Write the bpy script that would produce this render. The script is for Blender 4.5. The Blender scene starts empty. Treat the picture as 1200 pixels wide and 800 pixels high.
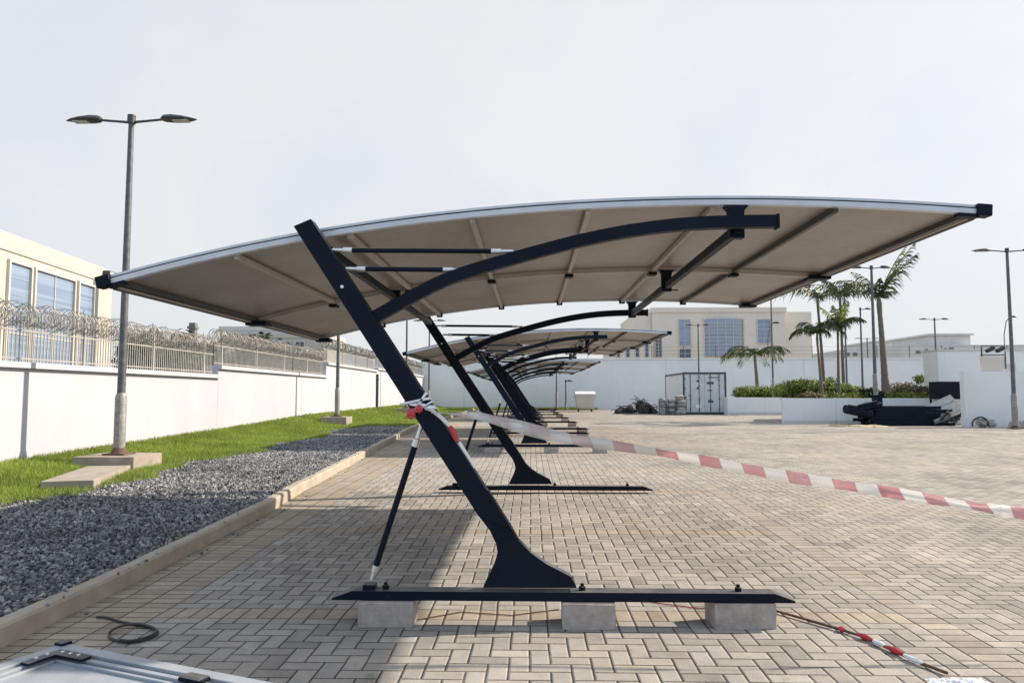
import bpy, math, random
import numpy as np
from mathutils import Vector, Matrix
random.seed(7); RNG = np.random.default_rng(11)
R = math.radians
sc = bpy.context.scene
COL = sc.collection
Z0 = Vector((0, 0, 0))

# ------------------------------------------------------------------ camera (and a pixel -> world measuring helper)
FPX, CAMH = 867.0, 1.5
YAW = math.atan(22/867); PIT = math.atan(62/867)
fwd = Vector((-math.sin(YAW)*math.cos(PIT), math.cos(YAW)*math.cos(PIT), math.sin(PIT)))
rgt = Vector((math.cos(YAW), math.sin(YAW), 0)); upv = rgt.cross(fwd)
def at(px, py, Y):
    d = fwd + rgt*((px-600)/FPX) + upv*((400-py)/FPX)
    t = Y/d.y
    return Vector((d.x*t, Y, CAMH + d.z*t))
cam = bpy.data.objects.new('camera', bpy.data.cameras.new('camera'))
COL.objects.link(cam)
cam.location = (0, 0, CAMH)
cam.rotation_euler = (R(90)+PIT, 0, YAW)
cam.data.sensor_width = 36; cam.data.lens = 36*FPX/1200
cam.data.clip_end = 3000; cam.data.clip_start = 0.05
sc.camera = cam

# ------------------------------------------------------------------ ground profile
def lerp_tab(tab, x):
    for (a, va), (b, vb) in zip(tab, tab[1:]):
        if x <= b:
            t = max(0, min(1, (x-a)/(b-a))); return va+(vb-va)*t
    return tab[-1][1]
GT = [(-50, 0), (5.6, 0), (10.5, .125), (17.3, .185), (22.2, .215), (23.4, .27), (34, .28), (46, .27), (52, .34), (400, .34)]
def g(Y): return lerp_tab(GT, Y)
WT = [(-50, .3), (0, .3), (11.7, .42), (22.6, .61), (27.4, .74), (42, .80), (60, .80)]
WX, GX = -8.4, -6.05                     # left wall line, grass / gravel line
def kx(Y): return lerp_tab([(-50, -3.15), (9.0, -3.15), (14, -3.42), (20, -3.78), (27, -4.1), (60, -4.2)], Y)
def bank(X, Y):
    t = max(0, min(1, (GX-X)/(GX-WX))); t = t**1.9
    return (g(Y)+.10)*(1-t) + lerp_tab(WT, Y)*t

# ------------------------------------------------------------------ node helpers and materials
def new_mat(name):
    m = bpy.data.materials.new(name); m.use_nodes = True
    nt = m.node_tree; b = nt.nodes['Principled BSDF']
    return m, nt, b
class NG:
    def __init__(s, nt): s.nt = nt
    def n(s, t, **k):
        o = s.nt.nodes.new(t)
        for a, v in k.items(): setattr(o, a, v)
        return o
    def l(s, a, b): s.nt.links.new(a, b)
    def m(s, op, a, b=None, c=None):
        o = s.nt.nodes.new('ShaderNodeMath'); o.operation = op
        for i, v in enumerate((a, b, c)):
            if v is None: continue
            if isinstance(v, (int, float)): o.inputs[i].default_value = v
            else: s.l(v, o.inputs[i])
        return o.outputs[0]
    def mix(s, f, a, b, bt='MIX'):
        o = s.nt.nodes.new('ShaderNodeMix'); o.data_type = 'RGBA'; o.blend_type = bt
        for i, v in ((0, f), (6, a), (7, b)):
            if isinstance(v, (int, float)): o.inputs[i].default_value = v
            elif isinstance(v, tuple): o.inputs[i].default_value = (*v, 1) if len(v) == 3 else v
            else: s.l(v, o.inputs[i])
        return o.outputs[2]
    def ramp(s, f, stops):
        o = s.nt.nodes.new('ShaderNodeValToRGB'); e = o.color_ramp.elements
        while len(e) < len(stops): e.new(.5)
        for x, (p, c) in zip(e, stops):
            x.position = p; x.color = (*c, 1) if isinstance(c, tuple) else (c, c, c, 1)
        s.l(f, o.inputs[0]); return o.outputs[0]
    def noise(s, scale, detail=4, rough=.55, vec=None, dist=0):
        o = s.nt.nodes.new('ShaderNodeTexNoise'); o.inputs['Scale'].default_value = scale
        o.inputs['Detail'].default_value = detail; o.inputs['Roughness'].default_value = rough
        o.inputs['Distortion'].default_value = dist
        if vec is not None: s.l(vec, o.inputs['Vector'])
        return o.outputs['Fac']
    def geo(s): return s.n('ShaderNodeNewGeometry')
    def pos(s): return s.geo().outputs['Position']
    def bump(s, h, dist, strength=1.0):
        o = s.nt.nodes.new('ShaderNodeBump'); o.inputs['Distance'].default_value = dist
        o.inputs['Strength'].default_value = strength; s.l(h, o.inputs['Height']); return o.outputs[0]
    def smooth(s, x, a, b):
        o = s.n('ShaderNodeMapRange', interpolation_type='SMOOTHSTEP')
        s.l(x, o.inputs[0]); o.inputs[1].default_value = a; o.inputs[2].default_value = b; return o.outputs[0]

MT = {}
def surf(name, c1, c2, scale=3.0, rough=.6, metal=0.0, bump=0.0, bscale=None, spec=.5, detail=5, stretch=None):
    m, nt, b = new_mat(name); N = NG(nt)
    v = N.pos()
    if stretch:
        mp = N.n('ShaderNodeMapping'); mp.inputs['Scale'].default_value = stretch; N.l(v, mp.inputs[0]); v = mp.outputs[0]
    f = N.noise(scale, detail, .6, v)
    N.l(N.ramp(f, [(.3, c1), (.7, c2)]), b.inputs['Base Color'])
    r2 = N.noise(scale*2.7, 3, .5, v)
    N.l(N.m('MULTIPLY_ADD', r2, .25, rough-.12), b.inputs['Roughness'])
    b.inputs['Metallic'].default_value = metal
    b.inputs['Specular IOR Level'].default_value = spec
    if bump:
        N.l(N.bump(N.noise(bscale or scale*8, 5, .6, v), bump), b.inputs['Normal'])
    MT[name] = m; return m
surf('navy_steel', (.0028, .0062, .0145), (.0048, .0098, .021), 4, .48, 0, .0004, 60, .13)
surf('white_aluminium', (.50, .53, .57), (.60, .63, .67), 5, .42, .15)
surf('dull_aluminium', (.25, .275, .31), (.33, .36, .40), 6, .5, .1)
surf('groove_dark', (.02, .024, .03), (.03, .034, .04), 5, .6)
surf('tan_aluminium', (.38, .345, .31), (.46, .42, .38), 6, .5, .15)
surf('rib_dark', (.05, .045, .045), (.075, .07, .065), 6, .5, .1)
surf('chrome_thread', (.62, .63, .64), (.75, .75, .75), 12, .3, .85)
surf('block_concrete', (.28, .24, .21), (.44, .385, .345), 14, .92, 0, .004, 60)
surf('plinth_concrete', (.25, .215, .18), (.36, .315, .265), 5, .92, 0, .003, 40)
surf('kerb_concrete', (.30, .255, .205), (.42, .365, .30), 3.2, .92, 0, .004, 40)
surf('galvanised', (.075, .08, .085), (.15, .155, .16), 9, .5, .45)
surf('sheet_metal', (.30, .31, .31), (.46, .47, .47), 7, .5, .2)
surf('sleeve_metal', (.17, .17, .165), (.34, .335, .32), 16, .6, .35, .001, 60)
surf('lamp_grey', (.03, .037, .042), (.05, .06, .066), 6, .5, .1)
surf('lamp_lens', (.42, .42, .40), (.5, .5, .48), 6, .25)
surf('fence_white', (.30, .29, .27), (.40, .385, .36), 5, .5)
surf('razor_steel', (.17, .155, .14), (.30, .28, .25), 8, .5, .35)
surf('cream_render', (.45, .425, .37), (.50, .475, .415), 1.2, .85, 0, .002, 30)
surf('beige_render', (.63, .58, .505), (.69, .64, .56), .8, .85, 0, .002, 30)
surf('window_frame_grey', (.50, .47, .42), (.56, .53, .48), 3, .6)
surf('far_grey', (.54, .53, .51), (.62, .61, .59), .6, .9)
surf('far_dark', (.12, .12, .12), (.18, .18, .175), 1, .8)
surf('container_paint', (.52, .55, .55), (.62, .645, .64), 2.2, .6, 0, .001, 20)
surf('container_side_lit', (.66, .67, .66), (.74, .75, .73), 2.2, .6, 0, .001, 20)  # container paint lightened so the side walls look lit
surf('container_dark', (.045, .055, .06), (.08, .09, .095), 3, .6)
surf('bin_plastic', (.52, .49, .42), (.60, .57, .50), 3, .6)
surf('soil', (.045, .032, .022), (.11, .08, .055), 6, .95, 0, .02, 20)
surf('bark', (.10, .085, .07), (.22, .19, .16), 9, .95, 0, .006, 30, stretch=(1, 1, 5))
surf('crownshaft_green', (.08, .10, .04), (.13, .15, .07), 5, .6)
surf('cable_rubber', (.015, .015, .017), (.03, .03, .032), 8, .55)
surf('plastic_white', (.72, .73, .75), (.82, .83, .84), 6, .45)
surf('plastic_red', (.42, .03, .04), (.52, .045, .055), 6, .45)
surf('rusty_steel', (.06, .04, .03), (.18, .12, .09), 12, .85, .2)
surf('sack_cloth', (.20, .20, .195), (.44, .44, .43), 6, .9, 0, .02, 10)
surf('scrap_dark', (.025, .024, .024), (.10, .095, .09), 7, .85)
surf('sand', (.42, .32, .20), (.52, .41, .27), 4, .95, 0, .01, 20)
surf('earth', (.20, .17, .13), (.30, .26, .20), .4, .95)
surf('bin_dark', (.05, .05, .05), (.08, .08, .08), 4, .8)  # dark grey of the bin's wheels and handles

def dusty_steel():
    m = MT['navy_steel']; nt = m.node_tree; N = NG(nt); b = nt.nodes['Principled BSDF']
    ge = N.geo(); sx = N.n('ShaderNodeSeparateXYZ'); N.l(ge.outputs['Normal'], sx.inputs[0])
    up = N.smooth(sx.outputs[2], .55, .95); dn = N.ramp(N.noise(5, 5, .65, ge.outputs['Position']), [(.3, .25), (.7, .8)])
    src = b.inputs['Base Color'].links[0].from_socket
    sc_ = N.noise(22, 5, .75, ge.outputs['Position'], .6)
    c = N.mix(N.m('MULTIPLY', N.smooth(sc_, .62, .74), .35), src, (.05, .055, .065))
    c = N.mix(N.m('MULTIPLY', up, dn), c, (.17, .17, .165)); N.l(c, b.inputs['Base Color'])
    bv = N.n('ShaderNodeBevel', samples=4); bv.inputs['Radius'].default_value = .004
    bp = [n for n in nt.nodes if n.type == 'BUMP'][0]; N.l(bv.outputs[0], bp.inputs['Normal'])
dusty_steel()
def white_wall(nm='white_wall_paint', lo=.70, hi=.78, gr=.22, cool=1.0):
    m, nt, b = new_mat(nm); N = NG(nt); p = N.pos()
    mp = N.n('ShaderNodeMapping'); mp.inputs['Scale'].default_value = (3.2, 3.2, .28); N.l(p, mp.inputs[0])
    st = N.noise(1.3, 6, .65, mp.outputs[0]); bl = N.noise(.55, 5, .6, p)
    c = N.ramp(bl, [(.3, (lo, lo*1.01, lo*cool)), (.7, (hi, hi*1.01, hi*cool))])
    c = N.mix(N.m('MULTIPLY', N.smooth(st, .54, .76), gr), c, (.52, .50, .46))
    N.l(c, b.inputs['Base Color']); b.inputs['Roughness'].default_value = .85
    N.l(N.bump(N.noise(45, 4, .6, p), .002), b.inputs['Normal'])
    MT[nm] = m
white_wall(); white_wall('sunlit_white_paint', .40, .46, .4, 1.12)  # left wall: white darkened and cooled to offset direct sun, with more grime

def glass(name, c1, c2, rough=.12):
    m, nt, b = new_mat(name); N = NG(nt); p = N.pos()
    mp = N.n('ShaderNodeMapping'); mp.inputs['Scale'].default_value = (.08, .08, 7); N.l(p, mp.inputs[0])
    f = N.noise(1.6, 4, .6, mp.outputs[0])
    N.l(N.ramp(f, [(.35, c1), (.65, c2)]), b.inputs['Base Color'])
    b.inputs['Roughness'].default_value = rough; b.inputs['Specular IOR Level'].default_value = .8
    MT[name] = m
glass('window_blue', (.15, .21, .31), (.26, .34, .45))
glass('window_dark', (.03, .05, .08), (.08, .11, .15))

def island(name, cols, rough=.8, hsv=.0, spec=.3, trans=0.0, nscale=.5):
    m, nt, b = new_mat(name); N = NG(nt); ge = N.geo()
    r = ge.outputs['Random Per Island']
    c = N.ramp(r, [(i/(len(cols)-1), k) for i, k in enumerate(cols)])
    big = N.noise(nscale, 4, .6, ge.outputs['Position'])
    c = N.mix(1.0, c, N.ramp(big, [(.25, .62), (.75, 1.25)]), 'MULTIPLY')
    N.l(c, b.inputs['Base Color']); b.inputs['Roughness'].default_value = rough
    b.inputs['Specular IOR Level'].default_value = spec
    if trans:
        t = N.n('ShaderNodeBsdfTranslucent'); N.l(c, t.inputs[0]); mx = N.n('ShaderNodeMixShader')
        mx.inputs[0].default_value = trans
        N.l(b.outputs[0], mx.inputs[1]); N.l(t.outputs[0], mx.inputs[2])
        N.l(mx.outputs[0], nt.nodes['Material Output'].inputs[0])
    MT[name] = m
island('gravel_stone', [(.05, .053, .06), (.15, .155, .165), (.27, .27, .275), (.09, .094, .104), (.42, .41, .395), (.18, .185, .195)], .85, nscale=.8)
island('grass_blade', [(.18, .255, .04), (.25, .335, .06), (.205, .28, .05), (.34, .365, .10)], .75, trans=.35, nscale=1.2)
island('hedge_leaf', [(.10, .15, .025), (.20, .26, .05), (.14, .19, .04), (.28, .32, .08)], .6, trans=.25, nscale=1.5)
island('dark_leaf', [(.012, .022, .010), (.03, .05, .018), (.02, .034, .014), (.045, .065, .03)], .6, trans=.2, nscale=1.5)
island('pink_leaf', [(.22, .12, .09), (.10, .13, .045), (.30, .19, .14), (.14, .15, .06)], .6, trans=.25, nscale=2)
island('palm_leaf', [(.03, .045, .018), (.075, .10, .035), (.05, .07, .028), (.11, .13, .045)], .5, trans=.2, nscale=1.5)
island('palm_leaf_bright', [(.12, .15, .03), (.20, .23, .05), (.15, .19, .04), (.26, .27, .07)], .5, trans=.35, nscale=1.5)
island('scrap_pieces', [(.02, .02, .022), (.07, .065, .06), (.035, .035, .035), (.16, .15, .14)], .8, nscale=2)

def lawn_base():
    surf('lawn_soil', (.13, .145, .03), (.20, .21, .05), 2.5, .95, 0, .02, 30)
    surf('gravel_base', (.08, .08, .085), (.17, .17, .18), 24, .95, 0, .02, 40)
lawn_base()

BW = .115
def paver():
    m, nt, b = new_mat('paver_herringbone'); N = NG(nt); p = N.pos()
    wob = N.n('ShaderNodeVectorMath', operation='MULTIPLY_ADD')
    nz = N.n('ShaderNodeTexNoise'); nz.inputs['Scale'].default_value = 1.7; nz.inputs['Detail'].default_value = 2
    N.l(p, nz.inputs['Vector']); N.l(nz.outputs['Color'], wob.inputs[0]); wob.inputs[1].default_value = (.02, .02, 0); N.l(p, wob.inputs[2])
    sx = N.n('ShaderNodeSeparateXYZ'); N.l(wob.outputs[0], sx.inputs[0])
    X, Y = sx.outputs[0], sx.outputs[1]
    u, v = N.m('DIVIDE', X, BW), N.m('DIVIDE', Y, BW)
    i, j = N.m('FLOOR', u), N.m('FLOOR', v)
    fx, fy = N.m('SUBTRACT', u, i), N.m('SUBTRACT', v, j)
    k = N.m('FLOORED_MODULO', N.m('SUBTRACT', i, j), 4.0)
    eq = [N.m('COMPARE', k, float(q), .5) for q in range(4)]
    dl = N.m('MULTIPLY_ADD', eq[1], 9, fx); dr = N.m('MULTIPLY_ADD', eq[0], 9, N.m('SUBTRACT', 1, fx))
    db = N.m('MULTIPLY_ADD', eq[2], 9, fy); dt = N.m('MULTIPLY_ADD', eq[3], 9, N.m('SUBTRACT', 1, fy))
    d1 = N.m('MINIMUM', N.m('MINIMUM', dl, dr), N.m('MINIMUM', db, dt))
    bi, bj = N.m('SUBTRACT', i, eq[1]), N.m('SUBTRACT', j, eq[2])
    # header course used for the border along the kerb and the bay lines
    ymod = N.m('FLOORED_MODULO', N.m('SUBTRACT', j, 44.0), 24.0)
    mt = N.m('MULTIPLY', N.m('LESS_THAN', ymod, 1.5), N.m('MULTIPLY', N.m('LESS_THAN', X, 2.53), N.m('GREATER_THAN', X, -BW*22)))
    fy3 = N.m('ADD', fy, ymod); d3 = N.m('MINIMUM', N.m('MINIMUM', fx, N.m('SUBTRACT', 1, fx)), N.m('MINIMUM', fy3, N.m('ABSOLUTE', N.m('SUBTRACT', 2, fy3))))
    u2 = N.m('DIVIDE', X, BW*2); i2 = N.m('FLOOR', u2); fx2 = N.m('MULTIPLY', N.m('SUBTRACT', u2, i2), 2)
    d2 = N.m('MINIMUM', N.m('MINIMUM', fx2, N.m('SUBTRACT', 2, fx2)), N.m('MINIMUM', fy, N.m('SUBTRACT', 1, fy)))
    mb = N.m('LESS_THAN', X, -BW*22)                         # three courses along the kerb
    ml = N.m('COMPARE', i2, float(11), .5)                   # one course along X ~ 2.6
    mask = N.m('MINIMUM', N.m('ADD', N.m('ADD', mb, ml), mt), 1.0)
    def mixf(a, c): return N.m('ADD', N.m('MULTIPLY', a, N.m('SUBTRACT', 1, mask)), N.m('MULTIPLY', c, mask))
    d = mixf(d1, d2); ii = mixf(bi, N.m('ADD', i2, 500.0)); jj = mixf(bj, j)
    def mixt(a, c): return N.m('ADD', N.m('MULTIPLY', a, N.m('SUBTRACT', 1, mt)), N.m('MULTIPLY', c, mt))
    d = mixt(d, d3); ii = mixt(ii, N.m('ADD', i, 900.0)); jj = mixt(jj, N.m('SUBTRACT', j, ymod))
    cb = N.n('ShaderNodeCombineXYZ'); N.l(ii, cb.inputs[0]); N.l(jj, cb.inputs[1])
    wn = N.n('ShaderNodeTexWhiteNoise', noise_dimensions='3D'); N.l(cb.outputs[0], wn.inputs['Vector'])
    grey = N.ramp(wn.outputs['Value'], [(0, (.262, .245, .224)), (.35, (.32, .298, .27)), (.7, (.365, .338, .305)), (1, (.31, .292, .27))])
    tan = N.ramp(wn.outputs['Value'], [(0, (.30, .25, .195)), (.5, (.37, .318, .255)), (1, (.33, .28, .218))])
    mc = N.m('MINIMUM', N.m('ADD', N.m('ADD', mb, N.m('MULTIPLY', ml, .4)), N.m('MULTIPLY', mt, .75)), 1.0)
    c = N.mix(mc, grey, tan)
    sw = N.n('ShaderNodeSeparateColor'); N.l(wn.outputs['Color'], sw.inputs[0])
    c = N.mix(1.0, c, N.ramp(sw.outputs[1], [(0, .84), (.12, .95), (.8, 1.03), (1, 1.12)]), 'MULTIPLY')
    stain = N.noise(.45, 6, .62, p); fine = N.noise(9, 5, .65, p); sp = N.noise(95, 3, .6, p)
    c = N.mix(1.0, c, N.ramp(stain, [(.28, .70), (.5, .98), (.74, 1.12)]), 'MULTIPLY')
    c = N.mix(1.0, c, N.ramp(fine, [(.25, .80), (.55, 1.0), (.8, 1.12)]), 'MULTIPLY')
    c = N.mix(1.0, c, N.ramp(sp, [(.3, .86), (.7, 1.10)]), 'MULTIPLY')
    oil = N.noise(.8, 5, .7, p, 1.2); c = N.mix(N.m('MULTIPLY', N.smooth(oil, .63, .74), .45), c, (.10, .09, .08))
    mpt = N.n('ShaderNodeMapping'); mpt.inputs['Scale'].default_value = (1.6, .07, 1); mpt.inputs['Rotation'].default_value = (0, 0, R(14)); N.l(p, mpt.inputs[0])
    ty = N.noise(1.4, 4, .6, mpt.outputs[0]); c = N.mix(N.m('MULTIPLY', N.smooth(ty, .56, .70), .28), c, (.17, .15, .13))
    dust = N.noise(.33, 6, .65, p); c = N.mix(N.m('MULTIPLY', N.smooth(dust, .50, .68), .35), c, (.44, .38, .30))
    chip = N.noise(38, 4, .7, p); c = N.mix(N.m('MULTIPLY', N.smooth(chip, .66, .74), .5), c, (.15, .13, .115))
    dirt = N.noise(.9, 5, .6, p)
    dn = N.m('MULTIPLY_ADD', N.m('SUBTRACT', N.noise(60, 2, .5, p), .5), .05, d)
    jm = N.smooth(dn, .022, .062)
    jc = N.mix(N.smooth(dirt, .5, .68), (.035, .031, .028), (.17, .15, .125))
    c = N.mix(jm, jc, c)
    N.l(c, b.inputs['Base Color']); b.inputs['Roughness'].default_value = .9; b.inputs['Specular IOR Level'].default_value = .25
    h = N.m('ADD', N.smooth(dn, .0, .13), N.m('ADD', N.m('MULTIPLY', wn.outputs['Value'], .35), N.m('MULTIPLY', sp, .25)))
    N.l(N.bump(h, .006, .9), b.inputs['Normal'])
    MT['paver'] = m
paver()

def roof_sheet():
    m, nt, b = new_mat('roof_polycarbonate'); N = NG(nt); p = N.pos()
    f = N.noise(1.1, 5, .6, p); f2 = N.noise(14, 4, .6, p)
    c = N.ramp(f, [(.28, (.245, .22, .207)), (.5, (.31, .282, .266)), (.72, (.375, .345, .328))])
    c = N.mix(1.0, c, N.ramp(f2, [(.3, .86), (.7, 1.08)]), 'MULTIPLY')
    N.l(c, b.inputs['Base Color']); b.inputs['Roughness'].default_value = .35
    t = N.n('ShaderNodeBsdfTranslucent'); t.inputs[0].default_value = (.50, .41, .355, 1); mx = N.n('ShaderNodeMixShader')
    mx.inputs[0].default_value = .15
    N.l(b.outputs[0], mx.inputs[1]); N.l(t.outputs[0], mx.inputs[2]); N.l(mx.outputs[0], nt.nodes['Material Output'].inputs[0])
    MT['roof_sheet'] = m
roof_sheet()

def tape_mat():
    m, nt, b = new_mat('barrier_tape'); N = NG(nt)
    uv = N.n('ShaderNodeUVMap'); sx = N.n('ShaderNodeSeparateXYZ'); N.l(uv.outputs[0], sx.inputs[0])
    f = N.m('FRACT', N.m('ADD', sx.outputs[0], N.m('MULTIPLY', sx.outputs[1], .12)))
    s = N.m('GREATER_THAN', f, .5)
    fd = N.smooth(sx.outputs[0], 2.6, 6.0)
    c = N.mix(s, (.80, .80, .79), N.mix(fd, (.76, .68, .67), (.60, .27, .30)))
    N.l(c, b.inputs['Base Color']); b.inputs['Roughness'].default_value = .4
    t = N.n('ShaderNodeBsdfTranslucent'); N.l(c, t.inputs[0]); mx = N.n('ShaderNodeMixShader'); mx.inputs[0].default_value = .5
    N.l(b.outputs[0], mx.inputs[1]); N.l(t.outputs[0], mx.inputs[2])
    tr = N.n('ShaderNodeBsdfTransparent'); m3 = N.n('ShaderNodeMixShader'); N.l(N.ramp(N.noise(2.3, 3, .5, N.pos()), [(.35, .30), (.65, .55)]), m3.inputs[0])
    N.l(mx.outputs[0], m3.inputs[1]); N.l(tr.outputs[0], m3.inputs[2]); N.l(m3.outputs[0], nt.nodes['Material Output'].inputs[0])
    MT['tape'] = m
tape_mat()

# ------------------------------------------------------------------ mesh builder
class MB:
    def __init__(s): s.v = []; s.f = []; s.mi = []
    def add(s, vs, fs, mi=0):
        o = len(s.v); s.v += [tuple(p) for p in vs]; s.f += [tuple(o+i for i in q) for q in fs]; s.mi += [mi]*len(fs); return s
    def box(s, x0, x1, y0, y1, z0, z1, bev=0.0, mi=0, M=None):
        if bev <= 0:
            vs = [(x, y, z) for z in (z0, z1) for y in (y0, y1) for x in (x0, x1)]
            fs = [(0, 2, 3, 1), (4, 5, 7, 6), (0, 1, 5, 4), (2, 6, 7, 3), (0, 4, 6, 2), (1, 3, 7, 5)]
        else:
            import bmesh
            bm = bmesh.new(); bmesh.ops.create_cube(bm, size=1)
            for q in bm.verts: q.co = Vector(((x0+x1)/2+q.co.x*(x1-x0), (y0+y1)/2+q.co.y*(y1-y0), (z0+z1)/2+q.co.z*(z1-z0)))
            bmesh.ops.bevel(bm, geom=bm.edges[:], offset=bev, segments=2, affect='EDGES', profile=.6)
            bm.verts.index_update(); vs = [q.co.copy() for q in bm.verts]; fs = [[q.index for q in f.verts] for f in bm.faces]; bm.free()
        if M is not None: vs = [M @ Vector(q) for q in vs]
        return s.add(vs, fs, mi)
    def tube(s, pts, r, n=8, mi=0, cap=True, sq=None):
        """sweep along pts; r = radius or list; sq=(w,h) makes a rectangular section"""
        pts = [Vector(p) for p in pts]; k = len(pts); rs = r if isinstance(r, (list, tuple)) else [r]*k
        vs = []; fs = []; T0 = (pts[1]-pts[0]).normalized()
        ref = Vector((0, 0, 1)) if abs(T0.z) < .9 else Vector((0, 1, 0))
        side = T0.cross(ref).normalized()
        for a in range(k):
            T = (pts[min(a+1, k-1)]-pts[max(a-1, 0)]).normalized()
            side = (side - T*side.dot(T)).normalized(); upn = side.cross(T)
            if sq:
                w, h = sq[0]/2, sq[1]/2
                for (p, q) in ((-w, -h), (w, -h), (w, h), (-w, h)): vs.append(pts[a]+side*p+upn*q)
            else:
                for c in range(n):
                    t = 2*math.pi*c/n; vs.append(pts[a]+side*(rs[a]*math.cos(t))+upn*(rs[a]*math.sin(t)))
        if sq: n = 4
        for a in range(k-1):
            for c in range(n): fs.append((a*n+c, a*n+(c+1) % n, (a+1)*n+(c+1) % n, (a+1)*n+c))
        if cap: fs.append(tuple(range(n-1, -1, -1))); fs.append(tuple((k-1)*n+c for c in range(n)))
        return s.add(vs, fs, mi)
    def prism(s, poly, y0, y1, mi=0):
        """poly = list of (x, z); extruded along y"""
        n = len(poly)
        vs = [(x, y0, z) for x, z in poly]+[(x, y1, z) for x, z in poly]
        fs = [tuple(range(n)), tuple(range(2*n-1, n-1, -1))]+[(i, i+n, (i+1) % n+n, (i+1) % n) for i in range(n)]
        return s.add(vs, fs, mi)
    def strip(s, A, B, mi=0):
        """ribbon between two polylines"""
        n = len(A)
        return s.add(list(A)+list(B), [(i, i+1, n+i+1, n+i) for i in range(n-1)], mi)
    def blob(s, c, r, jit=.2, nu=9, nv=6, mi=0, seed=0):
        rd = random.Random(seed); vs = []; fs = []
        for a in range(nv+1):
            th = math.pi*a/nv
            for q in range(nu):
                ph = 2*math.pi*q/nu; k = 1+rd.uniform(-jit, jit)
                vs.append((c[0]+r[0]*k*math.sin(th)*math.cos(ph), c[1]+r[1]*k*math.sin(th)*math.sin(ph), c[2]+r[2]*k*math.cos(th)))
        for a in range(nv):
            for q in range(nu): fs.append((a*nu+q, (a+1)*nu+q, (a+1)*nu+(q+1) % nu, a*nu+(q+1) % nu))
        return s.add(vs, fs, mi)
    def build(s, name, mats, parent=None, smooth=False, loc=None):
        me = bpy.data.meshes.new(name); me.from_pydata(s.v, [], s.f)
        for m in (mats if isinstance(mats, (list, tuple)) else [mats]): me.materials.append(MT[m] if isinstance(m, str) else m)
        if any(s.mi): me.polygons.foreach_set('material_index', s.mi)
        if smooth:
            me.polygons.foreach_set('use_smooth', [True]*len(s.f))
            try: me.set_sharp_from_angle(angle=R(40))
            except Exception: pass
        me.update()
        o = bpy.data.objects.new(name, me); COL.objects.link(o)
        if parent is not None: o.parent = parent
        if loc is not None: o.location = loc
        return o

def tag(o, label=None, cat=None, group=None, kind=None):
    for k, v in (('label', label), ('category', cat), ('group', group), ('kind', kind)):
        if v: o[k] = v
    return o
def empty(name, loc=(0, 0, 0), rz=0, label=None, cat=None, group=None):
    o = bpy.data.objects.new(name, None); COL.objects.link(o); o.empty_display_size = .2
    o.location = loc; o.rotation_euler = (0, 0, rz); return tag(o, label, cat, group)
KIDS = {}
def copy_tree(o, parent=None):
    c = o.copy(); COL.objects.link(c)
    if parent is not None: c.parent = parent
    for ch in [q for q in ALL() if q.parent is o]: copy_tree(ch, c)
    return c
def ALL(): return list(COL.objects)
def struct(o): o['kind'] = 'structure'; return o

# ------------------------------------------------------------------ world, sun
w = bpy.data.worlds.new('World'); sc.world = w; w.use_nodes = True
nt = w.node_tree; N = NG(nt); bg = nt.nodes['Background']
SUN = Vector((1.43, .45, 1.0)).normalized()
elev = math.asin(SUN.z); azim = math.atan2(SUN.x, SUN.y)
sky = N.n('ShaderNodeTexSky', sky_type='NISHITA'); sky.sun_disc = False
sky.sun_elevation = elev; sky.sun_rotation = azim; sky.dust_density = 4.0; sky.air_density = 1.0; sky.ozone_density = 2.0; sky.altitude = 50
tc = N.n('ShaderNodeTexCoord'); cl = N.noise(1.6, 6, .6, tc.outputs['Generated'], .4)
hz = N.ramp(cl, [(.30, (6.6, 7.0, 7.6)), (.66, (8.0, 8.0, 8.0))])
sxd = N.n('ShaderNodeSeparateXYZ'); N.l(tc.outputs['Generated'], sxd.inputs[0])
back = N.smooth(N.m('MULTIPLY_ADD', sxd.outputs[0], -.25, N.m('MULTIPLY', sxd.outputs[1], -1.0)), -.05, .75)
hz = N.mix(back, hz, (6.4, 8.0, 10.2))
skyc = N.mix(.80, sky.outputs[0], hz)
N.l(skyc, bg.inputs[0]); bg.inputs[1].default_value = .085
sd = bpy.data.lights.new('sun', 'SUN'); sd.energy = 5.0; sd.angle = R(.9); sd.color = (1, .88, .73)
so = bpy.data.objects.new('sun', sd); COL.objects.link(so); so.location = (20, 6, 20)
so.rotation_euler = (-SUN).to_track_quat('-Z', 'Y').to_euler()
sc.view_settings.view_transform = 'Standard'; sc.view_settings.look = 'None'
sc.view_settings.exposure = 0.55; sc.view_settings.gamma = 1.0

# ------------------------------------------------------------------ ground sheets
b = MB(); b.add([(-600, -300, -.12), (600, -300, -.12), (600, 1400, -.12), (-600, 1400, -.12)], [(0, 1, 2, 3)])
struct(b.build('ground', 'earth'))
ys = [-12, 0, 5.6, 8, 10.5, 14, 17.3, 20, 23, 34, 40, 46, 52, 58.2]
b = MB(); b.strip([(-9.3, y, g(y)) for y in ys], [(70, y, g(y)) for y in ys]); struct(b.build('pavement', 'paver'))
# kerb
b = MB(); ky = [-4+.5*i for i in range(119)]
sec = [(-.13, 0), (-.13, .115), (-.115, .13), (-.02, .13), (0, .11), (.006, -.02)]
vs = []; fs = []
for y in ky:
    for dx, dz in sec: vs.append((kx(y)+dx+random.uniform(-.003, .003), y, g(y)+dz+random.uniform(-.004, .004)))
n = len(sec)
for a in range(len(ky)-1):
    for c in range(n-1): fs.append((a*n+c, a*n+c+1, (a+1)*n+c+1, (a+1)*n+c))
b.add(vs, fs)
struct(b.build('kerb', 'kerb_concrete'))
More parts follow.
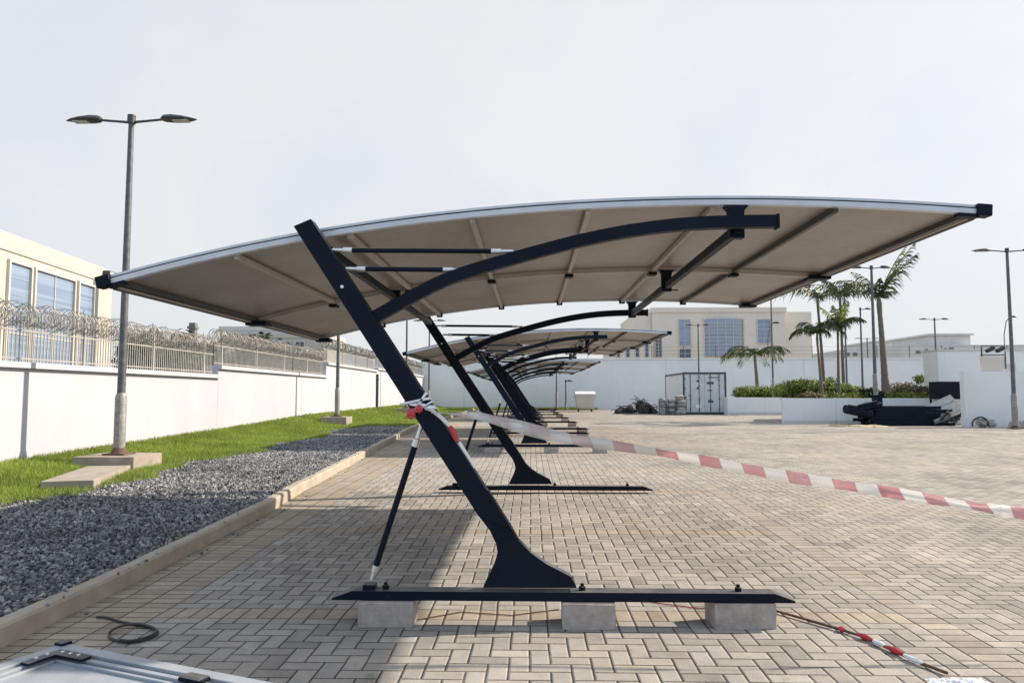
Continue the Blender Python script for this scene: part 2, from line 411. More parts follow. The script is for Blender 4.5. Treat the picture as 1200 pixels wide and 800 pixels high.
# gravel bed, lawn
GE = 27.0
b = MB(); gy = [-6+1.5*i for i in range(23)]
b.strip([(GX-.15, y, g(y)+.085) for y in gy], [(kx(y)-.12, y, g(y)+.085) for y in gy]); struct(b.build('gravel_bed', 'gravel_base'))
b = MB(); ly = [-6+1.0*i for i in range(65)]; NXL = 9
rows = []
for y in ly:
    xr = GX if y < GE-1.5 else (kx(y)-.12)
    rows.append([(xr+(WX-.05-xr)*i/(NXL-1), y) for i in range(NXL)])
vs = [(x, y, bank(x, y)+.0) for r_ in rows for x, y in r_]
fs = [(a*NXL+i, (a+1)*NXL+i, (a+1)*NXL+i+1, a*NXL+i+1) for a in range(len(rows)-1) for i in range(NXL-1)]
b.add(vs, fs)
b.add([(-4.3, 55.2, .43), (4.4, 55.2, .43), (5.2, 58.05, .45), (-4.3, 58.05, .45), (-4.3, 55.2, .3), (4.4, 55.2, .3), (5.2, 58.05, .3)], [(0, 1, 2, 3), (4, 5, 1, 0), (5, 6, 2, 1)])
struct(b.build('lawn', 'lawn_soil'))

def stones():
    V = []; Fs = []
    base = np.array([(-1, 0, 0), (1, 0, 0), (0, -1, 0), (0, 1, 0), (0, 0, -1), (0, 0, 1)], float)
    tri = np.array([(0, 2, 5), (2, 1, 5), (1, 3, 5), (3, 0, 5), (2, 0, 4), (1, 2, 4), (3, 1, 4), (0, 3, 4)])
    def zone(y0, y1, count, r0, r1):
        y = RNG.uniform(y0, y1, count)
        kxv = np.array([kx(q) for q in y])-.13
        lim = np.where(y > GE-3, np.maximum(0, (GE-y)/3), 1)**.5
        x = kxv + (GX-.25+.3*np.sin(y*1.3)+.14*np.sin(y*4.1)-kxv)*RNG.uniform(0, 1, count)
        z = np.array([g(q) for q in y])+.088+RNG.uniform(0, .028, count)
        r = RNG.uniform(r0, r1, (count, 3))*np.array([1, 1, .7])
        q = RNG.normal(size=(count, 3, 3)); Q, _ = np.linalg.qr(q)
        pts = base[None]*(1+RNG.uniform(-.35, .35, (count, 6, 1)))*r[:, None, :]
        pts = np.einsum('nij,nkj->nki', Q, pts)+np.stack([x, y, z], 1)[:, None, :]
        V.append(pts.reshape(-1, 3)); Fs.append(np.arange(count)[:, None, None]*6+tri[None])
    zone(1.5, 8, 21000, .010, .030); zone(8, 14, 16000, .014, .032); zone(14, GE, 20000, .018, .036)
    y = RNG.uniform(2.5, 18, 150); x = np.array([kx(q) for q in y])+RNG.normal(-.06, .13, 150)
    ok = x < np.array([kx(q) for q in y])+.35; y, x = y[ok], x[ok]; c_ = len(y); kk = np.array([kx(q) for q in y])
    z = np.array([g(q) for q in y])+np.where(x > kk, .006, .132); r = RNG.uniform(.007, .02, (c_, 3))
    pts = base[None]*(1+RNG.uniform(-.3, .3, (c_, 6, 1)))*r[:, None, :]+np.stack([x, y, z], 1)[:, None, :]
    V.append(pts.reshape(-1, 3)); Fs.append(np.arange(c_)[:, None, None]*6+tri[None])
    vs = []; fs = []; off = 0
    for v, f in zip(V, Fs):
        vs.append(v); fs.append(f.reshape(-1, 3)+off); off += len(v)
    vs = np.concatenate(vs); fs = np.concatenate(fs)
    me = bpy.data.meshes.new('gravel'); me.from_pydata(vs.tolist(), [], fs.tolist()); me.materials.append(MT['gravel_stone']); me.update()
    o = bpy.data.objects.new('gravel', me); COL.objects.link(o)
    tag(o, 'loose grey crushed stone between the lawn and the kerb', 'gravel', kind='stuff')
stones()

def blades():
    V = []; 
    def zone(y0, y1, count, h0, h1, wd, xr=None):
        y = RNG.uniform(y0, y1, count)
        if xr is None:
            e = np.where(y < GE-1.2, GX+.10+.22*np.sin(y*1.3)+.12*np.sin(y*4.1), np.array([kx(q) for q in y])-.1)
            t = RNG.uniform(0, 1, count)
            x = e+(WX+.02-e)*t
            z = np.array([bank(a, c) for a, c in zip(x, y)])
        else:
            x = RNG.uniform(xr[0], xr[1], count); z = np.full(count, .43)
        keep = ~((np.abs(x+7.03) < .55) & (np.abs(y-12.56) < .5))
        ca, sa = math.cos(R(17)), math.sin(R(17)); xl, yl = (x+6.55)*ca+(y-10.95)*sa, -(x+6.55)*sa+(y-10.95)*ca
        keep &= ~((np.abs(xl) < .31) & (np.abs(yl) < 1.08))
        x, y, z = x[keep], y[keep], z[keep]; count = len(x)
        a = RNG.uniform(0, 2*np.pi, count); h = RNG.uniform(h0, h1, count); l = RNG.uniform(.1, .9, count)*h
        b_ = RNG.uniform(0, 2*np.pi, count)
        dx, dy = np.cos(a)*wd, np.sin(a)*wd
        V.append(np.stack([np.stack([x-dx, y-dy, z-.01], 1), np.stack([x+dx, y+dy, z-.01], 1),
                           np.stack([x+l*np.cos(b_), y+l*np.sin(b_), z+h], 1)], 1).reshape(-1, 3))
    zone(5, 13, 46000, .03, .10, .007); zone(13, 22, 42000, .03, .10, .010); zone(22, 36, 36000, .03, .10, .016); zone(36, 58, 24000, .04, .11, .03)
    zone(55.2, 58, 9000, .05, .12, .03, (-4.3, 4.8))
    vs = np.concatenate(V); k = len(vs)//3
    me = bpy.data.meshes.new('grass'); me.from_pydata(vs.tolist(), [], np.arange(3*k).reshape(-1, 3).tolist()); me.materials.append(MT['grass_blade']); me.update()
    o = bpy.data.objects.new('grass', me); COL.objects.link(o)
    tag(o, 'short bright green turf along the white wall', 'grass', kind='stuff')
blades()

# ------------------------------------------------------------------ carports
Y1, YF = 4.96, 4.90
def q1(px, py, Y=YF):
    p = at(px, py, Y); return (p.x, p.z-.165)                # local to the base of the first carport
def spline(pts, n=10):
    """catmull rom through (x, z) points"""
    P = [pts[0]]+list(pts)+[pts[-1]]; out = []
    for a in range(1, len(P)-2):
        for t in range(n):
            t /= n; p0, p1, p2, p3 = (Vector(P[a-1]), Vector(P[a]), Vector(P[a+1]), Vector(P[a+2]))
            out.append(.5*((2*p1)+(p2-p0)*t+(2*p0-5*p1+4*p2-p3)*t*t+(3*p1-p0-3*p2+p3)*t**3))
    out.append(Vector(P[-2])); return out
ROOF_T = [q1(x, y, 5.1) for x, y in ((124, 326), (220, 297), (345, 273), (480, 254), (600, 241.5), (750, 231.5), (880, 229), (1025, 233), (1150, 242))]
RC = spline(ROOF_T, 6)
# least squares smooth cubic for the roof curve
cx = np.array([p[0] for p in ROOF_T]); cz = np.array([p[1] for p in ROOF_T]); RP = np.polyfit(cx, cz, 3)
def rz(x): return float(np.polyval(RP, x))
RX0, RX1 = ROOF_T[0][0], ROOF_T[-1][0]
DEP = 5.56
RIBX = [q1(px, 300, 5.1)[0] for px in (275, 408, 553, 690, 838, 983)]
def arcpts(x0, x1, y, dz, n=40): return [(x0+(x1-x0)*i/n, y, rz(x0+(x1-x0)*i/n)+dz) for i in range(n+1)]

def make_carport():
    root = empty('carport')
    yf, yb, ym = .14, DEP-.14, DEP/2                         # front edge, back edge, middle of the roof
    # roof sheet
    n = 40; b = MB()
    A = arcpts(RX0, RX1, yf+.03, -.045, n); B = arcpts(RX0, RX1, yb-.03, -.045, n)
    A2 = [(x, y, z+.012) for x, y, z in A]; B2 = [(x, y, z+.012) for x, y, z in B]
    b.strip(A, B); b.strip(B2, A2); b.strip(A2, A); b.strip(B, B2)
    b.build('roof_panel', 'roof_sheet', root, True)
    # fascia trims front and back: wide lower lip, dark groove, thin upper lip
    for y, s in ((yf, 1), (yb, -1)):
        tr = MB()
        tr.tube(arcpts(RX0, RX1, y, -.048), 0, sq=(.05, .036))
        tr.tube(arcpts(RX0, RX1, y+.006*s, -.0085), 0, sq=(.04, .017))
        o = tr.build('edge_trim', 'white_aluminium', root, True)
        gr = MB(); gr.tube(arcpts(RX0, RX1, y+.008*s, -.024), 0, sq=(.036, .0138)); gr.build('groove', 'groove_dark', o)
    # middle rib
    mr = MB(); mr.tube(arcpts(RX0, RX1, ym, -.072), 0, sq=(.055, .045)); mr.build('cross_rib', 'tan_aluminium', root, True)
    # side beams
    for x in (RX0, RX1):
        s = 1 if x < 0 else -1
        sb = MB(); zt = rz(x)
        sb.box(x-.03, x+.03, yf+.03, yb-.03, zt-.062, zt-.012, .006)
        sb.box(x+.03*s-.012, x+.03*s+.012, yf+.06, yb-.06, zt-.085, zt-.055)
        sb.box(x+.10*s-.02, x+.10*s+.02, yf+.06, yb-.06, rz(x+.1*s)-.085, rz(x+.1*s)-.055)
        so_ = sb.build('side_beam', 'rib_dark', root)
        st = MB(); st.box(x+.058*s-.012, x+.058*s+.012, yf+.07, yb-.07, zt-.078, zt-.063); st.build('inner_rail', 'tan_aluminium', so_)
        for y in (yf, yb):
            c = MB(); k = .02 if y == yf else -.02
            sl = (rz(x+.1*s)-zt)/.1*s
            M = Matrix.Translation((x, y, zt-.035)) @ Matrix.Rotation(-math.atan(sl), 4, 'Y')
            c.box(-.05, .05, -.045, .045, -.042, .04, .006, M=M)
            c.box(.045*s-.03, .045*s+.09*s+.03*0 if s > 0 else .0, -.03, .03, -.055, -.03, 0, M=M) if s > 0 else c.box(-.17, -.03, -.03, .03, -.055, -.03, 0, M=M)
            c.build('corner_cap', 'navy_steel', root)
        m_ = MB(); m_.box(min(x, x+.22*s), max(x, x+.22*s), ym-.09, ym+.09, zt-.105, zt-.058, .006)
        m_.build('rib_bracket', 'navy_steel', root)
        for y in (yb-.14,):
            e = MB(); e.box(min(x+.02*s, x+.22*s), max(x+.02*s, x+.22*s), y-.11, y+.05, zt-.10, zt-.052, .006); e.build('rib_bracket', 'navy_steel', root)
    # purlins: two lengths each, with a dark shoe at every rib
    for i, x in enumerate(RIBX):
        zz = rz(x)-.075
        for (ya, yb_) in ((yf+.025, ym-.03), (ym+.03, yb-.025)):
            p = MB(); p.box(x-.019, x+.019, ya, yb_, zz-.022, zz+.022, .006); po = p.build('purlin', 'tan_aluminium' if i < 5 else 'rib_dark', root)
        sh = MB(); sh.box(x-.045, x+.045, ym-.06, ym+.06, zz-.055, zz-.026, .01); sh.build('purlin_shoe', 'navy_steel', root); sh = MB(); sh.box(x-.04, x+.04, yb-.09, yb-.03, zz-.035, zz+.02, .008)
        sh.build('purlin_shoe', 'navy_steel', root)
    # longitudinal beams under the roof, and posts that carry the roof on the outer one
    xo, zo = q1(872, 262); xi, zi = q1(373, 285)
    for x, z in ((xo, zo), (xi, zi)):
        lb = MB(); lb.box(x-.027, x+.027, .06, DEP-.03, z-.038, z+.028, .006); lo = lb.build('tie_beam', 'navy_steel', root)
        tops = rz(x)-.07
        for y in (yf, ym, yb):
            if x == xi and y != ym: continue
            h = tops-z
            if h < .05: continue
            p = MB(); ww = .05
            prof = [(-ww, -.06), (ww, -.06), (ww, h*.6), (ww*1.12, h*.8), (ww*1.7, h*.97), (-ww*1.7, h*.97), (-ww*1.12, h*.8), (-ww, h*.6)]
            p.prism([(x+a, z+c) for a, c in prof], y-.035, y+.035)
            p.build('roof_post', 'navy_steel', root)
        if x == xo:
            g_ = MB(); g_.box(x-.02, x+.12, ym-.03, ym+.03, z-.048, z-.041); g_.build('cleat', 'navy_steel', lo)
    # two end frames
    colL = [(344, 265), (375, 315), (440, 421), (475, 466), (540, 570), (561, 605), (574, 622), (581, 637), (583, 648), (579, 662), (566, 689)]
    colR = [(364, 256.5), (391, 303), (460, 412), (505, 475), (572, 575), (600, 620), (608, 634), (622, 648), (640, 661), (658, 670), (669, 676), (676, 689)]
    arc_c = [(426, 377), (480, 347), (520, 327), (560, 313), (600, 301.5), (640, 290.5), (675, 281.5), (712, 273.5), (750, 267), (800, 261), (860, 258), (913, 257.5)]
    for y, s in ((0, 1), (DEP, -1)):
        cpoly = [q1(*p) for p in colL]+[q1(*p) for p in reversed(colR)]
        c = MB(); L = [q1(*p) for p in colL]; Rr = [q1(*p) for p in colR]
        # straight box part, then thin curved gusset shape
        c.prism([q1(344, 265), q1(561, 605), q1(600, 620), q1(364, 256.5)], y-.06, y+.06)
        fl = [q1(*p) for p in colL[4:]]+[q1(*p) for p in reversed(colR[4:])]
        c.prism(fl, y-.045, y+.045)
        co = c.build('column', 'navy_steel', root)
        bx_, bz_ = q1(401, 336)
        for sg in ((-1, 1)):
            bo = MB(); bo.tube([(bx_, y+sg*.058, bz_), (bx_, y+sg*.068, bz_)], .011, 10); bo.build('bolt', 'plastic_white', co)
        # base beam: rectangular tube with bevelled ends, plate nubs on top
        x0, zt = q1(389, 690); x1, _ = q1(932, 690); zt = .058
        bb = MB()
        for yy in (y,):
            prof = [(x0, .012), (x0, .0), (x1, .0), (x1, .012), (x1-.13, zt), (x0+.13, zt)]
            bb.prism(prof, yy-.06, yy+.06)
        bo = bb.build('base_beam', 'navy_steel', root)
        for px in (450, 683, 868):
            k = MB(); xx = q1(px, 690)[0]; k.tube([(xx, y, zt), (xx, y, zt+.025)], .022, 8); k.tube([(xx, y, zt+.025), (xx, y, zt+.045)], .012, 8); k.build('anchor_bolt', 'navy_steel', bo)
        # curved arch beam
        a = MB(); ap = spline([q1(*p) for p in arc_c], 4)
        a.tube([(p[0], y, p[1]) for p in ap], 0, sq=(.07, .082)); 
        ex, ez = ap[-1]; a.box(ex-.004, ex+.012, y-.04, y+.04, ez-.048, ez+.048)
        a.build('arch_beam', 'navy_steel', root, True)
        # two tie rods between column and arch
        for (pa, pb) in (((380, 291), (603, 292.5)), ((396, 313), (546, 314.5))):
            A_ = Vector((q1(*pa)[0], y, q1(*pa)[1])); B_ = Vector((q1(*pb)[0], y, q1(*pb)[1]))
            D = B_-A_; ln = D.length; D.normalize()
            r_ = MB(); r_.tube([A_+D*.17, B_-D*.15], .017, 10); ro = r_.build('tie_rod', 'navy_steel', root, True)
            for (u, v_) in ((.04, .175), (ln-.01, ln-.16)):
                t_ = MB(); t_.tube([A_+D*u, A_+D*(u+(v_-u)*.55), A_+D*(u+(v_-u)*.56), A_+D*v_], [.013, .013, .02, .02], 10); t_.build('turnbuckle', 'chrome_thread', ro, True)
        # raking brace from base beam to column
        A_ = Vector((q1(433, 682)[0], y, q1(433, 682)[1])); B_ = Vector((q1(492, 500)[0], y, q1(492, 500)[1]))
        D = B_-A_; ln = D.length; D.normalize()
        r_ = MB(); r_.tube([A_+D*.1, B_-D*.13], .021, 10); ro = r_.build('brace', 'navy_steel', root, True)
        t_ = MB(); t_.tube([A_+D*.0, A_+D*.05, A_+D*.055, A_+D*.105], [.012, .012, .019, .019], 10); t_.build('turnbuckle', 'chrome_thread', ro, True)
        t_ = MB(); t_.tube([B_-D*.14, B_-D*.09, B_-D*.085, B_], [.024, .024, .015, .015], 10)
        t_.build('turnbuckle', 'chrome_thread', ro, True)
        k = MB(); k.box(A_.x-.05, A_.x+.03, y-.045, y+.045, zt-.002, zt+.035, .006); k.build('foot_bracket', 'navy_steel', bo)
    return root

proto = make_carport()
LBL = ['nearest and largest curved roof carport, its front column tied with red and white tape',
       'second curved roof carport from the camera, across the gap behind the nearest one',
       'third curved roof carport from the camera, close behind the second one',
       'fourth curved roof carport from the camera in the long row',
       'fifth curved roof carport from the camera, second from the back wall',
       'farthest curved roof carport, smallest in the row before the white back wall']
SP = [(0, Y1, .165, 0), (.08, 16.9, .315, 0), (.10, 23.0, .42, 0), (.08, 34.3, .405, 0), (.06, 40.4, .385, 0), (.0, 49.4, .42, 0)]
tag(proto, LBL[0], 'carport', 'carport shelters in a row')
for i, (dx, y, z, rx) in enumerate(SP):
    o = proto if i == 0 else copy_tree(proto)
    o.location = (dx, y, z); o.rotation_euler = (rx, 0, 0); o['label'] = LBL[i]
# concrete packing blocks under the base beams
def block(x, y, z0, h, wx, wy, rzz, label):
    b = MB(); b.box(-wx/2, wx/2, -wy/2, wy/2, 0, h-.004, .006)
    o = b.build('concrete_block', 'block_concrete'); o.location = (x, y, z0); o.rotation_euler = (0, 0, rzz)
    for v_ in o.data.vertices: v_.co += Vector([random.uniform(-.004, .004) for _ in range(2)]+[0])
    tag(o, label, 'concrete block', 'concrete blocks under the carport bases')
end = ['left', 'middle', 'right']
for i, (px, wx) in enumerate(((455, .355), (689, .345), (869, .395))):
    x = at(px, 700, 4.96).x; block(x, 4.98+(.03 if i == 2 else 0), g(4.9), .165, wx, .24, (0.02, -.015, .06)[i], 'rough grey concrete block under the %s end of the nearest base beam' % end[i] if i != 1 else 'rough grey concrete block under the middle of the nearest base beam')
names = {1: 'second', 2: 'third', 3: 'fourth', 4: 'fifth', 5: 'farthest'}
for ci in (1, 2, 3, 4, 5):
    dx, y, z, rx = SP[ci]
    for fi, yy in enumerate((y, y+DEP)):
        zb = z+math.tan(rx)*(yy-y); gz = g(yy)
        for i, lx in enumerate((-.96, .38, 1.48)):
            block(lx+dx, yy, gz, zb-gz, .33, .22, random.uniform(-.05, .05),
                  'small concrete block under the %s of the %s base beam of the %s carport' % (('left end', 'middle', 'right end')[i], ('front', 'rear')[fi], names[ci]))

# ------------------------------------------------------------------ barrier tape tied to the first column
def ribbon(name, pts, nrm, wd, mat, per, parent=None, label=None, cat=None):
    n = len(pts); vs = []; uv = []; s = 0
    for i, p in enumerate(pts):
        w_ = wd[i] if isinstance(wd, list) else wd
        if i: s += (pts[i]-pts[i-1]).length
        vs += [p-nrm[i]*w_/2, p+nrm[i]*w_/2]; uv += [(s/per, 0), (s/per, 1)]
    me = bpy.data.meshes.new(name); me.from_pydata([tuple(v_) for v_ in vs], [], [(2*i, 2*i+2, 2*i+3, 2*i+1) for i in range(n-1)])
    ul = me.uv_layers.new(name='UVMap')
    for lp in me.loops: ul.data[lp.index].uv = uv[lp.vertex_index]
    me.materials.append(MT[mat]); me.polygons.foreach_set('use_smooth', [True]*len(me.polygons)); me.update()
    o = bpy.data.objects.new(name, me); COL.objects.link(o)
    md = o.modifiers.new('thickness', 'SOLIDIFY'); md.thickness = .0006
    if parent: o.parent = parent
    return tag(o, label, cat)
ctl = [(506, 483, 4.85), (560, 488, 4.8), (640, 507, 4.75), (700, 519, 4.72), (800, 536, 4.68), (900, 553, 4.65), (1000, 570, 4.62), (1100, 587, 4.6), (1200, 601, 4.6), (1330, 617, 4.6)]
cp = [at(*c) for c in ctl]; pts = []; nr = []; wds = []
for a in range(len(cp)-1):
    for t in range(8):
        t /= 8; i = a+t; p = cp[a].lerp(cp[a+1], t)
        tw = .45*math.sin(i*1.1)+.3*math.sin(i*2.7+1)+.2*math.sin(i*6.1)
        if i < 2: tw += (2-i)*.5
        nv = Vector((.12, math.sin(tw), math.cos(tw))).normalized()
        pts.append(p+Vector((0, .02*math.sin(i*1.7), .006*math.sin(i*2.1)))); nr.append(nv); wds.append(.035+.05*min(1, i/1.6) if i < 2.2 else (.085 if i < 2.5 else .066+.006*math.sin(i*5)))
tp = ribbon('barrier_tape', pts, nr, wds, 'tape', .27, None, 'red and white striped barrier tape stretched from the nearest column across the yard', 'barrier tape')
# the wrap on the column
A_ = at(474, 462, 4.96); dirc = Vector((at(572, 572, 4.96)-at(460, 412, 4.96))).normalized()
perp = Vector((dirc.z, 0, -dirc.x))
if perp.x < 0: perp = -perp
cc = at(488, 470, 4.96)
for k, (off, tilt) in enumerate(((0.0, .55), (.035, -.5), (.06, .1))):
    ring = []; nn = []
    for q in range(33):
        t = 2*math.pi*q/32; u = math.cos(t); v_ = math.sin(t)
        su = max(-1, min(1, u*1.35))*.092; sv = max(-1, min(1, v_*1.35))*.068
        ring.append(cc+dirc*(off+su*tilt*.8)+perp*su+Vector((0, sv, 0))); nn.append(dirc)
    ribbon('wrap', ring, nn, .018 if k < 2 else .012, 'plastic_white', .3, tp)
def knot(cpx, r, mat, seed):
    b_ = MB(); c = at(*cpx); rd = random.Random(seed)
    b_.blob((c.x, c.y, c.z), r, .35, 9, 6, seed=seed); return b_.build('knot', mat, tp, True)
knot((482, 484, 4.86), (.028, .02, .032), 'plastic_red', 3); knot((491, 479, 4.85), (.02, .02, .026), 'plastic_red', 4); knot((505, 478, 4.87), (.04, .02, .016), 'plastic_white', 5)
knot((490, 474, 4.86), (.05, .015, .01), 'plastic_white', 8)
b = MB(); lo = [at(505, 480, 4.885), at(516, 488, 4.885), at(526, 498, 4.885)]; b.tube(lo, [.010, .014, .012], 8); b.build('tail', 'plastic_white', tp, True); b = MB(); b.tube([at(538, 518, 4.885), at(552, 540, 4.885), at(556, 548, 4.885)], [.012, .01, .006], 8); b.build('tail', 'plastic_white', tp, True)
b = MB(); b.tube([at(527, 499, 4.885), at(532, 507, 4.885), at(536, 517, 4.885)], [.012, .022, .014], 8); b.build('tail', 'plastic_red', tp, True)

# ------------------------------------------------------------------ foreground bits
# roof panel lying at bottom left
def loose_panel():
    c0 = Vector((-2.56, 4.10, 0)); e1 = Vector((1.47, -.58, 0)).normalized(); e2 = Vector((-e1.y, e1.x, 0))*-1
    M = Matrix.Translation((c0.x, c0.y, .09)) @ Matrix(((e1.x, e2.x, 0, 0), (e1.y, e2.y, 0, 0), (0, 0, 1, 0), (0, 0, 0, 1)))
    root = empty('roof_module', (c0.x, c0.y, 0), 0, 'white aluminium framed roof panel lying on the paving at the near corner', 'roof panel')
    root.matrix_world = M
    def bx(b_, *a): return b_.box(*a)
    LX, LY = 3.2, 2.4
    f = MB()
    for off, wd, z in ((0, .075, .055), (.095, .03, .045), (.14, .02, .035)):
        f.box(off, LX-off, off, off+wd, -.05, z, .004); f.box(off, off+wd, off+wd+.001, LY-off, -.05, z-.0008, .004)
        f.box(LX-off-wd, LX-off, off+wd+.001, LY-off, -.05, z-.0008, .004); f.box(off+wd+.001, LX-off-wd-.001, LY-off-wd, LY-off, -.05, z-.0015, .004)
    f.build('frame', 'dull_aluminium', root)
    p = MB(); p.box(.161, LX-.161, .161, LY-.161, 0, .02); p.build('sheet', 'dull_aluminium', root)
    s = MB(); s.box(.076, LX-.076, .076, .094, -.03, .025); s.box(.076, .094, .095, LY-.1, -.03, .025); s.build('seam', 'groove_dark', root)
    k = MB(); k.box(.09, .34, .096, .155, .046, .06, .003); k.box(.09, .148, .1, .30, .0455, .0595, .003); k.box(-.012, .05, -.012, .05, .03, .07, .006)
    ko = k.build('corner_plate', 'navy_steel', root)
    for (x, y) in ((.28, .125), (.22, .125), (.16, .125), (.12, .18), (.12, .24)):
        bt = MB(); bt.tube([(x, y, .058), (x, y, .068)], .010, 8); bt.build('bolt', 'chrome_thread', ko)
    k = MB(); k.box(1.0, 1.14, .08, .16, .045, .075, .02); k.build('clip', 'navy_steel', root)
    ft = MB()
    for (x, y) in ((.3, .3), (LX-.4, .3), (.3, LY-.4), (LX-.4, LY-.4)): ft.box(x, x+.12, y, y+.12, -.088, -.052)
    ft.build('packer', 'soil', root)
loose_panel()
# cable loop
pl = [at(113, 722, 5.1), ] 
gp = lambda px, py: (lambda d: Vector((d.x*(CAMH-.015)/-d.z, d.y*(CAMH-.015)/-d.z, .015)))(fwd+rgt*((px-600)/FPX)+upv*((400-py)/FPX))
lp_ = [gp(*q) for q in ((113, 722), (125, 722.5), (140, 727), (160, 731), (178, 735), (185, 739), (180, 745), (165, 750), (148, 751), (132, 748), (128, 743), (136, 737), (150, 733), (166, 733), (180, 737), (183, 742), (172, 748), (155, 752), (138, 751))]
sm = []
for a in range(len(lp_)-1):
    p0, p1, p2, p3 = lp_[max(a-1, 0)], lp_[a], lp_[a+1], lp_[min(a+2, len(lp_)-1)]
    for t in range(5):
        t /= 5; sm.append(.5*((2*p1)+(p2-p0)*t+(2*p0-5*p1+4*p2-p3)*t*t+(3*p1-p0-3*p2+p3)*t**3))
for i, p in enumerate(sm): p.z = .012+.012*(i > 50)
b = MB(); b.tube(sm, .0085, 7); tag(b.build('cable', 'cable_rubber', None, True), 'short black cable coiled on the shaded paving', 'cable')
# taped cord at the right
cd = [gp(*q) for q in ((905, 714), (940, 724), (985, 737), (1010, 745), (1030, 754), (1050, 763), (1070, 773), (1110, 788))]
b = MB(); b.tube(cd, .009, 7); co = b.build('cord', 'rusty_steel', None, True); tag(co, 'thin cord with red and white tape remnants on the sunlit paving', 'cord')
for (a, c, m_) in ((983, 990, 'plastic_red'), (1005, 1022, 'plastic_red'), (1024, 1037, 'plastic_white'), (1039, 1058, 'plastic_red'), (1060, 1082, 'plastic_white')):
    fpts = [gp(q, lerp_tab([(905, 714), (940, 724), (985, 737), (1010, 745), (1030, 754), (1050, 763), (1070, 773), (1110, 788)], q))+Vector((0, 0, .004)) for q in (a, (a+c)/2, c)]
    t_ = MB(); t_.tube(fpts, [.009, .021, .012] if m_ == 'plastic_red' else [.012, .017, .009], 8); t_.build('tape_wrap', m_, co, True)
b = MB(); th = [gp(*q)+Vector((0, 0, -.008)) for q in ((722, 697), (745, 701), (780, 706), (820, 711), (850, 709))]; b.tube(th, .004, 5); tag(b.build('string', 'plastic_red', None, True), 'thin reddish string lying between the middle and right concrete blocks', 'string')
b = MB(); th = [gp(*q)+Vector((0, 0, -.008)) for q in ((490, 724), (540, 715), (600, 719), (655, 712))]; b.tube(th, .004, 5); tag(b.build('wire', 'rusty_steel', None, True), 'thin brown wire lying between the left and middle concrete blocks', 'wire')
# crumpled plastic bag
b = MB(); c = gp(1120, 799); nx, ny = 34, 22
for gx in range(nx):
    for gy_ in range(ny):
        u, v_ = gx/(nx-1)-.5, gy_/(ny-1)-.5
        e = 1+.08*math.sin(9*math.atan2(v_, u+1e-4))+.05*math.sin(17*math.atan2(v_, u+1e-4))
        hgt = .03*math.exp(-((u-.1)**2+(v_)**2)*9)+.012*abs(math.sin(u*17+v_*9))+.010*abs(math.sin(v_*23-u*12))
        b.v.append((c.x+u*.30*e, c.y-.05+v_*.16*e, .005+hgt))
for gx in range(nx-1):
    for gy_ in range(ny-1): b.f.append((gx*ny+gy_, (gx+1)*ny+gy_, (gx+1)*ny+gy_+1, gx*ny+gy_+1)); b.mi.append(0)
tag(b.build('plastic_bag', 'plastic_white', None, True), 'crumpled white plastic sheet on the paving at the near right', 'plastic bag')

# ------------------------------------------------------------------ left perimeter wall and its fences
def wall_box(name, x0, x1, y0, y1, z0, z1, label, cope=True, mat='white_wall_paint'):
    o = empty(name, ((x0+x1)/2, (y0+y1)/2, 0), 0, label, 'wall')
    lx, ly = (x1-x0)/2, (y1-y0)/2
    b = MB(); b.box(-lx, lx, -ly, ly, z0, z1, .006); b.build('wall_body', mat, o)
    if cope:
        c = MB(); ex = .09 if lx < ly else 0; ey = .07 if ly <= lx else 0
        c.box(-lx-ex, lx+ex, -ly-ey+.002, ly+ey-.002, z1+.001, z1+.10, .008); c.build('coping', mat, o)
    return o
SECT = [(3, 19.7, 1.93, 'lowest white perimeter wall section nearest the camera, behind the left lamp'),
        (19.7, 30.2, 2.18, 'middle white perimeter wall section stepping up behind the gravel end'),
        (30.2, 40.2, 2.72, 'third stepped white perimeter wall section beside the second lamp post'),
        (40.2, 58.0, 2.84, 'farthest white perimeter wall section meeting the back wall')]
FL = ['white bar fence topped with razor wire on the lowest nearest wall section', 'white bar fence with razor wire coils on the middle wall section',
      'pale bar fence with razor wire on the third stepped wall section', 'pale bar fence with razor wire on the farthest left wall section']
for (y0, y1, zt, lb), fl in zip(SECT, FL):
    wall_box('perimeter_wall', WX-.25, WX, y0, y1-.004, -.1, zt, lb, True, 'sunlit_white_paint')
    f = empty('security_fence', (WX-.14, y0, zt+.1), 0, fl, 'fence', 'fences along the left wall')
    L = y1-y0-.05
    sp = .09 if y0 < 30 else .13; n = int(L/sp)
    b = MB()
    for i in range(n):
        y = .03+i*sp; r_ = .0125 if y0 < 30 else .016
        b.box(-r_*.55, r_*.55, y-r_*.75, y+r_*.75, 0, .86+random.uniform(-.01, .01))
    b.build('bar_panel', 'fence_white', f)
    r_ = MB(); r_.box(-.013, .013, 0, L, .53, .555); r_.box(-.012, .012, 0, L, .06, .08); r_.build('rail', 'fence_white', f)
    for y in np.arange(.5, L, 2.6):
        p = MB(); p.box(-.028, .028, y-.028, y+.028, 0, .96, .004); p.tube([(0, y, .95), (-.03, y, 1.0), (-.02, y, 1.08)], .012, 6); p.build('post', 'fence_white', f)
    for ph, rr in ((0, .165), (3.0, .185)):
        c = MB(); pitch = .105 if y0 < 30 else .2; turns = int(L/pitch); pts = []; seg = 14
        for i in range(turns*seg):
            t = 2*math.pi*i/seg*1.0; yy = i/seg*pitch
            rv = rr*(1+.12*math.sin(i*.091+ph)+.08*math.sin(i*.37))
            pts.append((rv*math.cos(t+ph), min(L, max(0, yy+.07*math.sin(t*2+ph))), .80+.04*math.sin(yy*1.7+ph)+rv*math.sin(t+ph)))
        c.tube(pts, .0065 if y0 < 30 else .010, 3); c.build('razor_coil', 'razor_steel', f)
